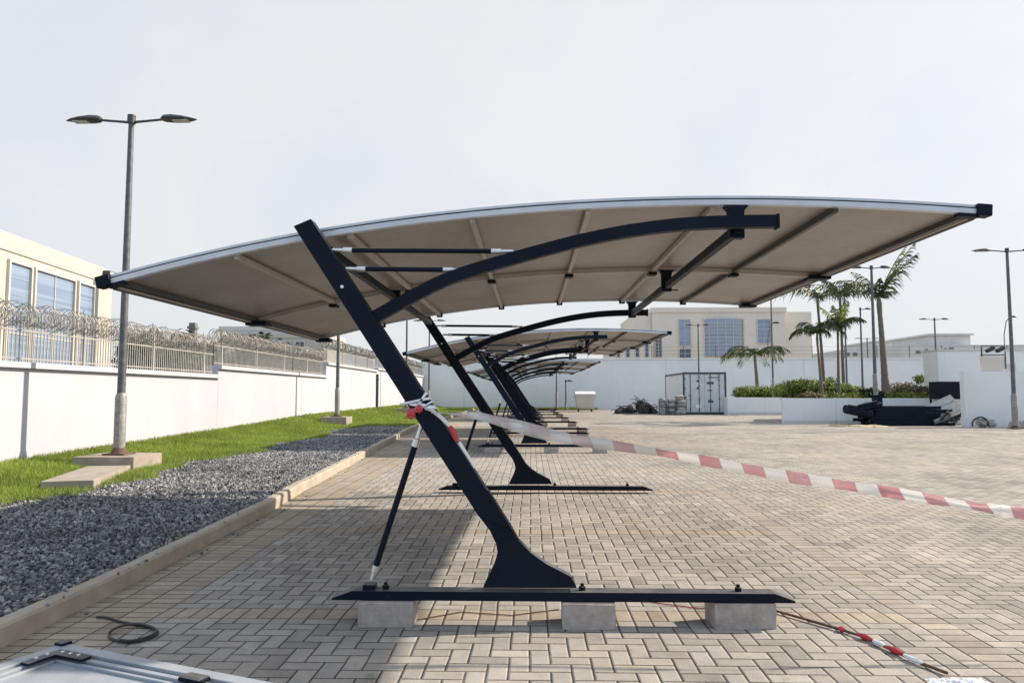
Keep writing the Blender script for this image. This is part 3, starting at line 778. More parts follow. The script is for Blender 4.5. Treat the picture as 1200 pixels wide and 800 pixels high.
# joints and downpipe
for y in (27.0, 34.5, 44.0):
    zt = [s for s in SECT if s[0] <= y < s[1]][0][2]
    b = MB(); b.box(WX+.001, WX+.008, y-.015, y+.015, lerp_tab(WT, y), zt); o = b.build('wall_joint', 'far_grey')
    tag(o, {27.0: 'narrow grey vertical joint strip on the middle left wall section', 34.5: 'narrow grey vertical joint strip on the third left wall section', 44.0: 'narrow grey vertical joint strip on the farthest left wall section'}[y], 'joint strip')
b = MB(); b.box(WX+.002, WX+.11, 40.02, 40.19, lerp_tab(WT, 40.1), 2.6, .01); b.box(WX+.002, WX+.13, 40.0, 40.21, 2.3, 2.34)
tag(b.build('downpipe', 'groove_dark'), 'dark vertical downpipe at the step of the left wall', 'downpipe')
# plinth + lamps
def plinth(cx_, cy, z0, wx, wy, h, label):
    b = MB(); b.box(-wx/2, wx/2, -wy/2, wy/2, -.3, h, .01); o = b.build('lamp_plinth', 'plinth_concrete'); o.location = (cx_, cy, z0)
    return tag(o, label, 'plinth')
plinth(-7.03, 12.56, .20, 1.02, .94, .275, 'square concrete plinth carrying the nearest left lamp post')
b = MB(); b.box(-.32, .32, -1.1, 1.1, -.3, .245, .01); o = b.build('concrete_step', 'plinth_concrete'); o.location = (-6.55, 10.95, .1); o.rotation_euler = (0, 0, R(17)); tag(o, 'low concrete slab in the grass in front of the lamp plinth', 'concrete slab')

def make_lamp(h=6.5, double=True, arm=.62, head=.68, single_dir=1, sleeve=1.25, r0=.062):
    root = empty('street_lamp')
    b = MB(); b.tube([(0, 0, sleeve-.02), (0, 0, h)], [r0*1.15, r0*.78], 14); b.build('pole', 'galvanised', root, True)
    b = MB(); b.tube([(0, 0, 0), (0, 0, sleeve-.08), (0, 0, sleeve)], [r0*1.62, r0*1.62, r0*1.18], 14); so_ = b.build('sleeve', 'sleeve_metal', root, True)
    d = MB(); d.box(-.05, .05, -r0*1.72, -r0*1.5, .35, .75, .006); d.build('hatch', 'sleeve_metal', so_)
    b = MB(); b.box(-.19, .19, -.19, .19, 0, .03, .004); b.tube([(0, 0, .03), (0, 0, .12)], [.13, r0*1.63], 12); b.build('base_plate', 'rusty_steel', root)
    b = MB(); b.tube([(0, 0, h-.12), (0, 0, h+.03)], .068, 14); b.build('cap', 'lamp_grey', root, True)
    for s in ((-1, 1) if double else (single_dir,)):
        a = MB(); a.tube([(0, 0, h-.1), (s*arm*.5, 0, h-.075), (s*arm, 0, h-.05)], [.026, .022, .022], 8); a.build('arm', 'lamp_grey', root, True)
        hd = MB(); xs = [0, .06, .2, .4, .56, .68]; hw = [.05, .10, .135, .13, .085, .02]; ht = [.045, .075, .08, .06, .035, .012]
        vs = []; n = 12
        for x, w_, t_ in zip(xs, hw, ht):
            for q in range(n):
                an = 2*math.pi*q/n; zq = math.sin(an); vs.append((s*(arm-.03+x*head/.68), w_*math.cos(an), h-.045+(t_*zq if zq > 0 else t_*.55*zq)-.02*x))
        fs = [(i*n+q, i*n+(q+1) % n, (i+1)*n+(q+1) % n, (i+1)*n+q) for i in range(len(xs)-1) for q in range(n)]+[tuple(range(n-1, -1, -1)), tuple(range((len(xs)-1)*n, len(xs)*n))]
        hd.add(vs, fs); ho = hd.build('lamp_head', 'lamp_grey', root, True)
        ln = MB(); x0, x1 = sorted((s*(arm+.2*head/.68), s*(arm+.5*head/.68))); ln.box(x0, x1, -.075, .075, h-.092, h-.072, .008); ln.build('lens', 'lamp_lens', ho)
    return root
lamp0 = make_lamp(5.9, arm=.57, head=.62, sleeve=1.05, r0=.058)
GL = 'double arm lamps'
LAMPS = [(-7.03, 12.56, .476, 0, 1, 'tall double arm lamp on the concrete plinth at the left'),
         (-7.03, 26.8, .70, 0, 1, 'grey lamp post on the lawn left of the nearest column'),
         (-7.03, 41.7, .74, 0, 1, 'thin lamp post behind the left rear of the nearest carport roof'),
         (-7.0, 50.8, .74, 0, 1, 'farthest lamp post on the left lawn near the wall corner')]
b_ = None
for i, (x, y, z, rz_, s, lb) in enumerate(LAMPS):
    o = lamp0 if i == 0 else copy_tree(lamp0)
    o.location = (x, y, z); o.rotation_euler = (0, 0, rz_); tag(o, lb, 'street lamp', GL)
    if i in (1, 2):
        plinth(x, y, z-.12, .9, .9, .115, 'low concrete lamp base in the lawn at the %s' % ('second lamp post' if i == 1 else 'third lamp post'))
tag(o, None)
o = make_lamp(); o.location = (17.35, 27.1, .28); tag(o, 'double arm lamp standing by the right white wall', 'street lamp', GL)
def lamp_at(px, ytop, Y, zb, lb, **k):
    p = at(px, ytop, Y); o = make_lamp(h=p.z-zb, **k); o.location = (p.x, Y, zb); tag(o, lb, 'street lamp', GL if k.get('double', True) else 'single arm lamps'); return o
lamp_at(1021, 312, 31.9, 1.28, 'tall double arm lamp among the palms in the planter', sleeve=1.1, head=.5, arm=.42)
lamp_at(1008, 361, 47, .3, 'single arm lamp with its head pointing right, behind the palms', double=False, arm=.35, head=.42)
lamp_at(1095, 373, 53, .3, 'distant double arm lamp at the right behind the planter', arm=.55, head=.6)
lamp_at(903, 332, 45.2, 1.2, 'thin lamp pole beside the small palm over the planter', r0=.05)
lamp_at(989, 340, 47.5, .3, 'dark lamp pole between the palm trunks', r0=.055)
lamp_at(818, 380, 57.2, .3, 'double arm lamp behind the shipping container', arm=.5, head=.5)
lamp_at(1016, 396, 90, .3, 'tiny far double arm lamp beyond the back wall', arm=.8, head=.8, r0=.09)
lamp_at(663, 445.5, 54, .38, 'short single arm lamp by the back wall near the dumpster', double=False, arm=.15, head=.45, r0=.05, sleeve=.6)
lamp_at(652, 433, 55, .44, 'slim lamp post on the back lawn right of the carports', double=False, arm=.05, head=.2, r0=.05, single_dir=-1)
# thin curved street lamps far away
for (px, py, Y, s, lb) in ((907, 378, 75, 1, 'far curved street lamp in front of the beige building'), (1184, 371, 70, 1, 'far thin curved street lamp at the right edge')):
    p = at(px, py, Y); root = empty('curved_lamp', (p.x-.7, Y, .36), 0, lb, 'street lamp', 'curved street lamps'); h = p.z-.36
    b = MB(); b.tube([(0, 0, 0), (0, 0, h*.55), (.05, 0, h*.8), (.3, 0, h*.95), (.7, 0, h)], .045, 6); b.build('pole', 'galvanised', root, True)
    b = MB(); b.blob((.95, 0, h), (.4, .15, .1), .05, 10, 6); b.build('lamp_head', 'lamp_grey', root, True)

# ------------------------------------------------------------------ back wall, right wall
o = wall_box('back_wall', WX-.25, 42, 58.2, 58.5, -.1, 4.22, 'long shaded white back wall across the far end of the yard')
for (x, i) in ((-5.5, 0), (-1.2, 1), (10.3, 2), (21, 3)):
    j = MB(); j.box(x-.02-16.4, x+.02-16.4, -.16, -.152, .4, 4.2); j.build('joint', 'far_grey', o)
wf = empty('wire_fence', (10, 58.35, 4.32), 0, 'thin wire strands on posts above the long back wall', 'fence')
b = MB()
for z in (.3, .6, .9): b.box(-18, 32, -.008, .008, z, z+.016)
b.build('strand', 'galvanised', wf)
b = MB()
for x in np.arange(-18, 32, 2.5): b.box(x-.02, x+.02, -.02, .02, 0, 1.0)
b.build('post_row', 'galvanised', wf)
# right wall: nearer low wall facing the camera, with taller block behind
p0 = at(1132, 497, 28.6).x
rw = wall_box('boundary_wall', p0, 40, 28.6, 28.9, 0, 2.38, 'near white wall at the right edge behind the lamp', False)
m_ = MB(); m_.box(-4, 4, -.165, -.152, 1.0, 1.004); 
gp_ = at(1166, 430, 30.6)
b = MB(); gx0 = at(1099, 420, 32).x; b.box(gx0, 42, 32, 33.2, 0, 3.36, .01); o = b.build('gatehouse', 'white_wall_paint', None); tag(o, 'plain white flat roofed block behind the near right wall', 'building')
b = MB(); b.box(at(1164, 430, 32).x, at(1190, 430, 32).x, 31.97, 31.997, 2.5, 2.8); b.build('vent_strip', 'far_grey', o)
b = MB(); b.box(gx0-.03, 42.05, 31.95, 33.25, 3.362, 3.42, .01); b.build('roof_edge', 'far_grey', o)
# cream cabinet with floodlights on the right wall
fx0, fx1 = at(1131, 0, 28.75).x, at(1156, 0, 28.75).x
fl = empty('floodlight_mast', ((fx0+fx1)/2, 28.75, 2.385), 0, 'metal bracket with two dark floodlights on top of the right wall', 'floodlight')
W_ = (fx1-fx0)/2
b = MB(); b.box(-W_, W_, -.1, .1, 0, .56, .01); b.build('cabinet', 'beige_render', fl)
b = MB(); b.box(-W_-.03, W_+.06, -.03, .03, .6, .64); b.box(-W_, -W_+.04, -.02, .02, .561, .95); b.box(W_-.02, W_+.02, -.13, -.105, .1, .75); b.box(-W_, W_, -.02, .02, .95, .98); b.build('bracket', 'galvanised', fl)
for dx in (-.1, .28):
    b = MB(); M = Matrix.Translation((dx, -.05, .83)) @ Matrix.Rotation(R(-28), 4, 'Y'); b.box(-.15, .15, -.1, .1, -.06, .06, .015, M=M); b.build('floodlight', 'groove_dark', fl)

# ------------------------------------------------------------------ buildings
def facade_building(name, P, ang, L, D, ztop, mat, label, wins, cornice=None, wall_lights=()):
    """P = front left corner, ang = direction of the front (rotation about Z of +X), front faces local -Y"""
    root = empty(name, (P[0], P[1], 0), ang, label, 'building')
    b = MB(); b.box(0, L, 0, D, -.1, ztop, .02); b.build('wall', mat, root)
    if cornice:
        z0, pr = cornice; c = MB(); c.box(-pr, L+pr, -pr, D+pr, z0, ztop+.06, .02); c.build('parapet', mat, root)
    for (x0, x1, z0, z1, nx, nz, gm, bow) in wins:
        f = MB(); t = .09
        f.box(x0-t, x0, -.10, .05, z0-t, z1+t); f.box(x1, x1+t, -.10, .05, z0-t, z1+t); f.box(x0, x1, -.10, .05, z1, z1+t); f.box(x0, x1, -.13, .05, z0-t, z0)
        if not bow:
            for i in range(1, nx): x = x0+(x1-x0)*i/nx; f.box(x-.02, x+.02, -.04, -.014, z0, z1)
            for i in range(1, nz): z = z0+(z1-z0)*i/nz; f.box(x0, x1, -.036, -.018, z-.02, z+.02)
        wo = f.build('window', 'window_frame_grey', root)
        g_ = MB()
        if bow:
            xs = [x0+(x1-x0)*i/10 for i in range(11)]; yy = [-.02-bow*math.sin(math.pi*i/10) for i in range(11)]
            g_.strip([(x, y, z0) for x, y in zip(xs, yy)], [(x, y, z1) for x, y in zip(xs, yy)])
            m2 = MB()
            for i in range(1, nz): z = z0+(z1-z0)*i/nz; m2.tube([(x, y-.02, z) for x, y in zip(xs, yy)], 0, sq=(.05, .05))
            for i in range(1, 10, 2): m2.box(xs[i]-.03, xs[i]+.03, yy[i]-.05, yy[i]-.01, z0, z1)
            m2.build('mullion', 'window_frame_grey', wo)
            g_.add([(x, y, z1) for x, y in zip(xs, yy)]+[(x, y, z0) for x, y in zip(xs, yy)], [tuple(range(11)), tuple(range(21, 10, -1))])
        else: g_.box(x0, x1, -.012, -.004, z0, z1)
        g_.build('pane', gm, wo)
    return root
# left building beyond the fence: its long face looks towards the yard (+X side), direction of the face in plan
dx_, dy_ = -.118, .993
Pl = Vector((-17.6, 24.5, 0)); Ls = -6.0
def tpx(px):                                                  # distance along the facade for a picture column
    k = at(px, 350, 1.0).x; return (k*Pl.y-Pl.x)/(dx_-k*dy_)
t_end = tpx(131)
wl = []
for a, c, zt_, gm in ((8, 33, 0, 'window_blue'), (39, 85, 0, 'window_blue'), (91, 108, 0, 'window_blue')):
    wl.append((tpx(a)-Ls, tpx(c)-Ls, 1.2, 5.95, 1 if c-a < 40 else 2, 2, gm, 0))
lb_ = facade_building('office_building', (Pl.x+dx_*Ls, Pl.y+dy_*Ls), math.atan2(dy_, dx_), t_end-Ls, 14, 6.85, 'cream_render', 'cream building with tall blue windows behind the left fence', wl, (6.3, .05))
b = MB(); lx = tpx(122)-Ls; b.box(lx-.35, lx+.35, -.34, -.06, 6.45, 6.8, .03); wo = b.build('wall_light', 'lamp_grey', lb_)
b = MB(); b.box(lx-.3, lx+.3, -.348, -.342, 6.5, 6.75); b.build('lens', 'lamp_lens', wo)
# pilaster
b = MB(); xx = tpx(110.5)-Ls; b.box(xx-.12, xx+.3, -.22, -.001, -.1, 6.29); b.build('pilaster', 'cream_render', lb_)
# small houses beyond the left fence
for (px, py, Y, wx, h, lb, mt) in ((345, 391, 62, 5.5, None, 'small pale flat roofed house beyond the left fence', 'cream_render'), (300, 383, 70, 7, None, 'low grey shed roof showing above the left fence', 'far_grey')):
    p = at(px, py, Y)
    facade_building('house', (p.x-wx/2, Y), 0, wx, 6, p.z, mt, lb, [(i*1.2+.5, i*1.2+1.2, p.z-1.6, p.z-.7, 2, 2, 'window_dark', 0) for i in range(int((wx-1)/1.2))], (p.z-.35, .08))
b = MB(); p = at(225, 378, 60); b.box(p.x-.25, p.x+.25, 60, 60.5, 0, p.z); b.box(p.x-.35, p.x+.35, 59.9, 60.6, p.z-.5, p.z-.3); tag(b.build('chimney_stack', 'far_dark'), 'dark square stack standing beyond the left fence', 'chimney')

# beige building behind the back wall
YB = 76
def bx(px): return at(px, 400, YB).x
def bz(py): return at(800, py, YB).z
X0, X1 = bx(765), bx(921)
wins = [(bx(768)-X0, bx(775)-X0, bz(418), bz(394), 2, 6, 'window_dark', 0), (bx(796)-X0, bx(809)-X0, bz(405), bz(375), 2, 5, 'window_blue', 0), (bx(796)-X0, bx(809)-X0, bz(419), bz(409), 2, 2, 'window_dark', 0),
        (bx(826)-X0, bx(871)-X0, bz(417), bz(374.5), 6, 10, 'window_blue', .7), (bx(888)-X0, bx(903)-X0, bz(402), bz(375), 2, 5, 'window_blue', 0)]
bb_ = facade_building('office_building', (X0, YB), 0, X1-X0, 18, bz(361), 'beige_render', 'large beige building with a bowed blue window behind the back wall', wins, (bz(366), .12))
b = MB(); b.box(bx(744)-X0, -.01, .6, 12, -.1, bz(366.5), .02); b.build('side_wing', 'beige_render', bb_)
b = MB(); b.box(X1-X0+.01, bx(957)-X0, 1.2, 14, -.1, bz(364), .02); b.build('end_wing', 'beige_render', bb_)
b = MB(); b.box(bx(818)-X0, bx(850)-X0, 2, 8, bz(361)+.07, bz(358.5), .02); b.build('roof_plant', 'far_grey', bb_)
# annex with rows of narrow columns at left of it
A0, A1 = bx(716), bx(762)
wn_ = [(q, q+.32, bz(419), bz(403), 1, 3, 'window_dark', 0) for q in np.arange(.4, A1-A0-.6, .95)]
facade_building('annex_building', (A0, YB-1.5), 0, A1-A0, 10, bz(400), 'beige_render', 'low beige annex with narrow windows left of the large beige building', wn_, (bz(402), .08))
# distant low grey buildings at the right
YD = 150
def dX(px): return at(px, 400, YD).x
def dZ(py): return at(1100, py, YD).z
def far_block(px0, px1, py, Y, lb, steps, wns, mat='far_grey'):
    f = Y/YD
    x0 = at(px0, 400, Y).x; root = empty('warehouse', (x0, Y, 0), 0, lb, 'building')
    b = MB(); b.box(0, at(px1, 400, Y).x-x0, 0, 20, -.1, at((px0+px1)/2, py, Y).z); b.build('wall', mat, root)
    for (a, c, q) in steps:
        b = MB(); b.box(at(a, 400, Y).x-x0, at(c, 400, Y).x-x0, 2, 18, at(a, py, Y).z-.05, at(a, q, Y).z, .1); b.box(at(a, 400, Y).x-x0-.4, at(c, 400, Y).x-x0+.4, 1.6, 18.4, at(a, q, Y).z, at(a, q, Y).z+.35); b.build('upper_storey', mat, root)
    for (a, c, q0, q1_) in wns:
        b = MB(); b.box(at(a, 400, Y).x-x0, at(c, 400, Y).x-x0, -.15, -.02, at(a, q1_, Y).z, at(a, q0, Y).z); b.build('window', 'far_dark', root)
far_block(985, 1062, 410, 170, 'low far grey building behind the tall leaning palm', [(1030, 1062, 400)], [(x, x+5, 413, 417) for x in range(990, 1030, 9)])
far_block(1060, 1230, 404, 140, 'long far grey building with stepped roof at the right', [(1097, 1145, 392)], [(1073, 1078, 411, 414), (1084, 1087, 409, 414), (1094, 1100, 409, 414), (1106, 1109, 408, 414), (1112, 1117, 407, 414)])

# ------------------------------------------------------------------ vegetation
def leaf_cloud(b, c, r, n, size, rd, up=.3, shell=.55):
    for _ in range(n):
        while True:
            d = Vector((rd.uniform(-1, 1), rd.uniform(-1, 1), rd.uniform(-1, 1)))
            if .05 < d.length <= 1: break
        k = shell+(1-shell)*rd.random()
        d = d.normalized()*k*(.7+.45*rd.random())
        p = Vector(c)+Vector((d.x*r[0], d.y*r[1], d.z*r[2]))
        nrm = (d+Vector((rd.uniform(-.8, .8), rd.uniform(-.8, .8), up+rd.uniform(-.5, .5)))).normalized()
        t = nrm.orthogonal().normalized(); t.rotate(Matrix.Rotation(rd.uniform(0, 6.28), 3, nrm)); s_ = nrm.cross(t)
        L, W = size*rd.uniform(.6, 1.4), size*rd.uniform(.3, .55)
        b.add([p-t*L, p+s_*W+nrm*W*.2, p+t*L, p-s_*W+nrm*W*.2], [(0, 1, 2, 3)])
def make_shrub(loc, r, n, size, mat, label, group, seed, cat='shrub', lumps=5, name='shrub'):
    rd = random.Random(seed); root = empty(name, loc, 0, label, cat, group)
    b = MB()
    for k in range(lumps):
        a = rd.uniform(0, 6.28); q = rd.uniform(0, .55)
        leaf_cloud(b, (r[0]*q*math.cos(a), r[1]*q*math.sin(a), r[2]*rd.uniform(.6, 1.15)), (r[0]*rd.uniform(.4, .65), r[1]*rd.uniform(.4, .65), r[2]*rd.uniform(.45, .75)), n//lumps, size, rd)
    b.build('foliage', mat, root)
    s = MB()
    for k in range(5):
        a = rd.uniform(0, 6.28); s.tube([(rd.uniform(-.1, .1), rd.uniform(-.1, .1), 0), (r[0]*.3*math.cos(a), r[1]*.3*math.sin(a), r[2]*.6), (r[0]*.6*math.cos(a), r[1]*.6*math.sin(a), r[2]*1.2)], [.02, .014, .006], 5)
    s.build('stem', 'bark', root)
    return root
def make_palm(loc, h, lean, fronds, label, seed, leaf='palm_leaf', tr=.15, group='palms in the planters', extra=()):
    rd = random.Random(seed); root = empty('palm_tree', loc, 0, label, 'palm tree', group)
    b = MB(); pts = []; rs = []
    n = 26
    for i in range(n+1):
        t = i/n; pts.append((lean[0]*t**1.5, lean[1]*t, h*t)); rs.append(tr*(1.25-.45*t+(.35*(1-t)**6))*(1+.035*(-1)**i))
    b.tube(pts, rs, 10); b.build('trunk', 'bark', root, True)
    top = Vector(pts[-1]); cs = h*.10+.35
    b = MB(); b.tube([top, top+Vector((lean[0]*.06, 0, cs*.5)), top+Vector((lean[0]*.1, 0, cs))], [tr*.85, tr*.95, tr*.4], 10); b.build('crownshaft', 'crownshaft_green', root, True)
    org = top+Vector((lean[0]*.08, 0, cs*.85))
    for (az, el, L, droop, *m) in fronds:
        fb = MB(); a = R(az); e = R(el); P = org.copy(); n = 22; L *= 1.2 if L < 2.6 else 1; pp = [P.copy()]
        d = Vector((math.cos(a)*math.cos(e), math.sin(a)*math.cos(e), math.sin(e)))
        for i in range(n):
            t = (i+1)/n; e2 = e-R(droop)*t**1.4; d = Vector((math.cos(a)*math.cos(e2), math.sin(a)*math.cos(e2), math.sin(e2)))
            P = P+d*(L/n); pp.append(P.copy())
        fb.tube(pp, [.035*(1-.85*i/n) for i in range(n+1)], 5)
        sd = Vector((-math.sin(a), math.cos(a), 0))
        for i in range(2, n+1):
            t = i/n; T = (pp[i]-pp[i-1]).normalized(); ll = L*.25*(math.sin(math.pi*min(1, t*.86+.12))**.7)*rd.uniform(.8, 1.15)
            for s in (-1, 1):
                for hf in ((0, .5) if rd.random() < .45 else (rd.random()*.6,)):
                    o = pp[i-1].lerp(pp[i], hf)
                    dv = (sd*s*rd.uniform(.7, 1)+T*rd.uniform(.5, .9)+Vector((0, 0, rd.uniform(-1.0, .0)))).normalized()
                    wv = T*.017+Vector((0, 0, .010)); mid = o+dv*ll*.55; tip = o+dv*ll+Vector((0, 0, -ll*rd.uniform(.2, .5)))
                    fb.add([o-wv*.6, o+wv*.6, mid+wv, tip, mid-wv], [(0, 1, 2, 3, 4)])
        fb.build('frond', m[0] if m else leaf, root)
    return root
# planters
def planter(x0, x1, y0, y1, zt, label, skew=0):
    o = empty('planter', ((x0+x1)/2, y0, 0), 0, label, 'planter'); lx = (x1-x0)/2
    b = MB(); b.box(-lx, lx, 0, .2, 0, zt, .012); d = y1-y0
    def quad(m, p, z0, z1): m.add([(x, y, z0) for x, y in p]+[(x, y, z1) for x, y in p], [(3, 2, 1, 0), (4, 5, 6, 7)]+[(i, (i+1) % 4, 4+(i+1) % 4, 4+i) for i in range(4)])
    quad(b, [(-lx, .201), (-lx+.2, .201), (-lx+.2+skew, d), (-lx+skew, d)], 0, zt-.001); b.build('wall', 'white_wall_paint', o)
    s = MB(); quad(s, [(-lx+.203, .203), (lx, .203), (lx, d), (-lx+.203+skew, d)], 0, zt-.08); s.build('soil', 'soil', o)
    j = MB(); j.box(-lx+2.2, -lx+2.22, -.006, -.002, .3, zt-.02); j.box(-lx+.02, lx-.02, -.006, -.002, .3, .42); j.build('stain_band', 'far_grey', o)
    return o
PB0 = at(918, 495, 31.6).x
planter(PB0, at(1096, 495, 31.6).x, 31.6, 37.6, 1.34, 'long white raised planter wall behind the dark steel heap', PB0*6/31.6)
planter(at(853, 485, 45).x, at(922, 485, 45).x+3, 45, 51, 1.32, 'white raised planter with low hedge right of the container')
rp = lambda px, py, Y: tuple(at(px, py, Y))
# hedge in the back planter
hd = MB(); rd = random.Random(3); xa, xb = at(856, 0, 46).x, at(924, 0, 46).x
for i in range(26):
    x = xa+(xb-xa)*i/25; leaf_cloud(hd, (x, 46.2+rd.uniform(-.5, .5), 1.62), (.5, .6, .42), 210, .085, rd)
tag(hd.build('hedge', 'hedge_leaf'), 'low clipped bright green hedge filling the planter beside the container', 'hedge')
# ground cover in the front planter
gc = MB(); rd = random.Random(9); xa, xb = at(922, 0, 33).x, at(1096, 0, 33).x
for i in range(85):
    x = xa+(xb-xa)*rd.random(); y = rd.uniform(32.1, 36.5); leaf_cloud(gc, (x, y, 1.42), (.45, .5, .24), 70, .075, rd)
tag(gc.build('ground_cover', 'hedge_leaf'), 'low mixed green planting covering the long planter', 'ground cover', kind='stuff')
SH = [(935, 33.5, (1.3, .9, .62), 1700, .09, 'hedge_leaf', 'large rounded green shrub at the left end of the long planter'),
      (962, 34.5, (1.2, .9, .60), 1400, .085, 'hedge_leaf', 'bushy green shrub at the foot of the two left palms'),
      (908, 45.7, (.8, .5, .42), 700, .085, 'dark_leaf', 'small dark shrub at the corner between the two planters'),
      (997, 34, (1.1, .8, .45), 1100, .08, 'hedge_leaf', 'green shrub between the palm trunks and lamp in the long planter'),
      (1020, 32.6, (.75, .4, .32), 800, .07, 'dark_leaf', 'low dark shrub hanging over the planter edge by the leaning palm'),
      (1058, 34, (1.3, .8, .45), 1300, .08, 'pink_leaf', 'pinkish flowering shrub right of the leaning palm'),
      (1078, 33, (.9, .6, .38), 900, .08, 'pink_leaf', 'reddish green shrub near the dark box'),
      (950, 32.5, (.9, .45, .22), 700, .07, 'pink_leaf', 'low reddish shrub along the left front edge of the long planter')]
for i, (px, Y, r_, n, s, m_, lb) in enumerate(SH):
    make_shrub((at(px, 460, Y).x, Y, 1.28), r_, n, s, m_, lb, 'shrubs in the planters', 40+i)
def sapling(px, Y, h, lb, seed, mat='hedge_leaf', r_=.28):
    root = empty('sapling', (at(px, 450, Y).x, Y, 1.26), 0, lb, 'young tree', 'young trees in the planter'); rd = random.Random(seed)
    b = MB(); b.tube([(0, 0, 0), (.03, 0, h*.5), (0, 0, h)], [.022, .016, .008], 6); b.build('trunk', 'bark', root)
    b = MB(); leaf_cloud(b, (0, 0, h*.85), (r_, r_, h*.22), 260, .07, rd, shell=.2); b.build('crown', mat, root)
sapling(1078, 33.5, 1.1, 'thin sapling with a small round crown right of the pink shrub', 5, 'hedge_leaf', .33)
sapling(1112, 33.2, 1.0, 'narrow dense sapling in front of the dark box', 6, 'hedge_leaf', .24)
# palms
def ring(n, el, L, droop, rnd, seed):
    rd = random.Random(seed); return [(360*i/n+rd.uniform(-18, 18), el+rd.uniform(-rnd, rnd), L*rd.uniform(.85, 1.1), droop+rd.uniform(-15, 15)) for i in range(n)]
def palm_px(pxb, Y, zb, pxt, pyt, fr, lb, seed, **k):
    a = at(pxb, 460, Y); t = at(pxt, pyt, Y)
    return make_palm((a.x, Y, zb), t.z-zb, (t.x-a.x, 0), fr, lb, seed, **k)
palm_px(888, 47, 1.25, 885, 424, ring(11, 32, 2.0, 100, 12, 1)+[(170, 25, 2.1, 95, 'palm_leaf_bright'), (15, 30, 2.0, 105, 'palm_leaf_bright')], 'short palm with drooping fronds above the hedge by the container', 2, tr=.11)
palm_px(966, 34, 1.25, 959, 366, [(185, 42, 2.5, 105), (165, 58, 2.0, 110), (5, 48, 2.0, 105), (20, 30, 1.7, 90), (80, 55, 1.4, 100), (250, 30, 1.5, 110)], 'tall slim palm with arching dark fronds at the left of the planter', 3, tr=.07)
palm_px(989, 36, 1.25, 985, 364, [(175, 50, 2.1, 110), (10, 46, 2.5, 105), (35, 58, 2.0, 95), (330, 30, 1.8, 105), (270, 50, 1.4, 100), (100, 65, 1.3, 60), (195, 65, 1.2, 60)], 'tall slim palm with spreading fronds left of the planter lamp', 4, tr=.07)
palm_px(963, 33, 1.25, 958, 404, ring(8, 50, 1.35, 110, 20, 5), 'shorter dark bushy palm under the tall left palms', 5, tr=.06)
palm_px(983, 33.4, 1.25, 982, 398, ring(6, 45, 1.2, 110, 20, 6)+[(20, 75, 1.1, 30, 'palm_leaf_bright'), (160, 70, 1.1, 40, 'palm_leaf_bright'), (270, 72, 1.1, 40, 'palm_leaf_bright'), (90, 80, 1.0, 30, 'palm_leaf_bright')], 'shorter palm with yellow green upright fronds beside its dark neighbour', 6, tr=.06)
palm_px(1038, 32.6, 1.25, 1031, 366, [(2, 62, 3.0, 14), (10, 56, 2.9, 22, 'palm_leaf'), (355, 70, 2.6, 18, 'palm_leaf_bright'), (175, 52, 1.9, 75), (188, 68, 1.5, 60), (330, 75, 1.3, 40), (250, 70, 1.0, 60), (30, 40, 1.1, 60)], 'tall leaning palm with one long frond rising to the right', 7, tr=.125)
# hedges beyond the left fence
for i, (px, Y, r_, zc, lb) in enumerate(((168, 26.5, (1.0, 2.2, 1.1), 1.4, 'dark green shrub behind the left fence beside the lamp post'), (205, 29, (1.0, 2.2, 1.0), 1.5, 'dark green shrub behind the fence right of the nearest lamp post'), (238, 33, (1.1, 2.4, 1.2), 1.4, 'dark bluish shrub behind the fence before the wall step'), (300, 40, (1.6, 3, 1.6), 1.5, 'dark tree mass behind the middle fence section'), (345, 47, (1.8, 3, 1.6), 1.6, 'broad dark shrub behind the end of the middle fence section'))):
    make_shrub((at(px, 420, Y).x, Y, .3), (r_[0], r_[1], r_[2]*1.6+.4), 7500, .21, 'dark_leaf', lb, 'shrubs beyond the left fence', 80+i)

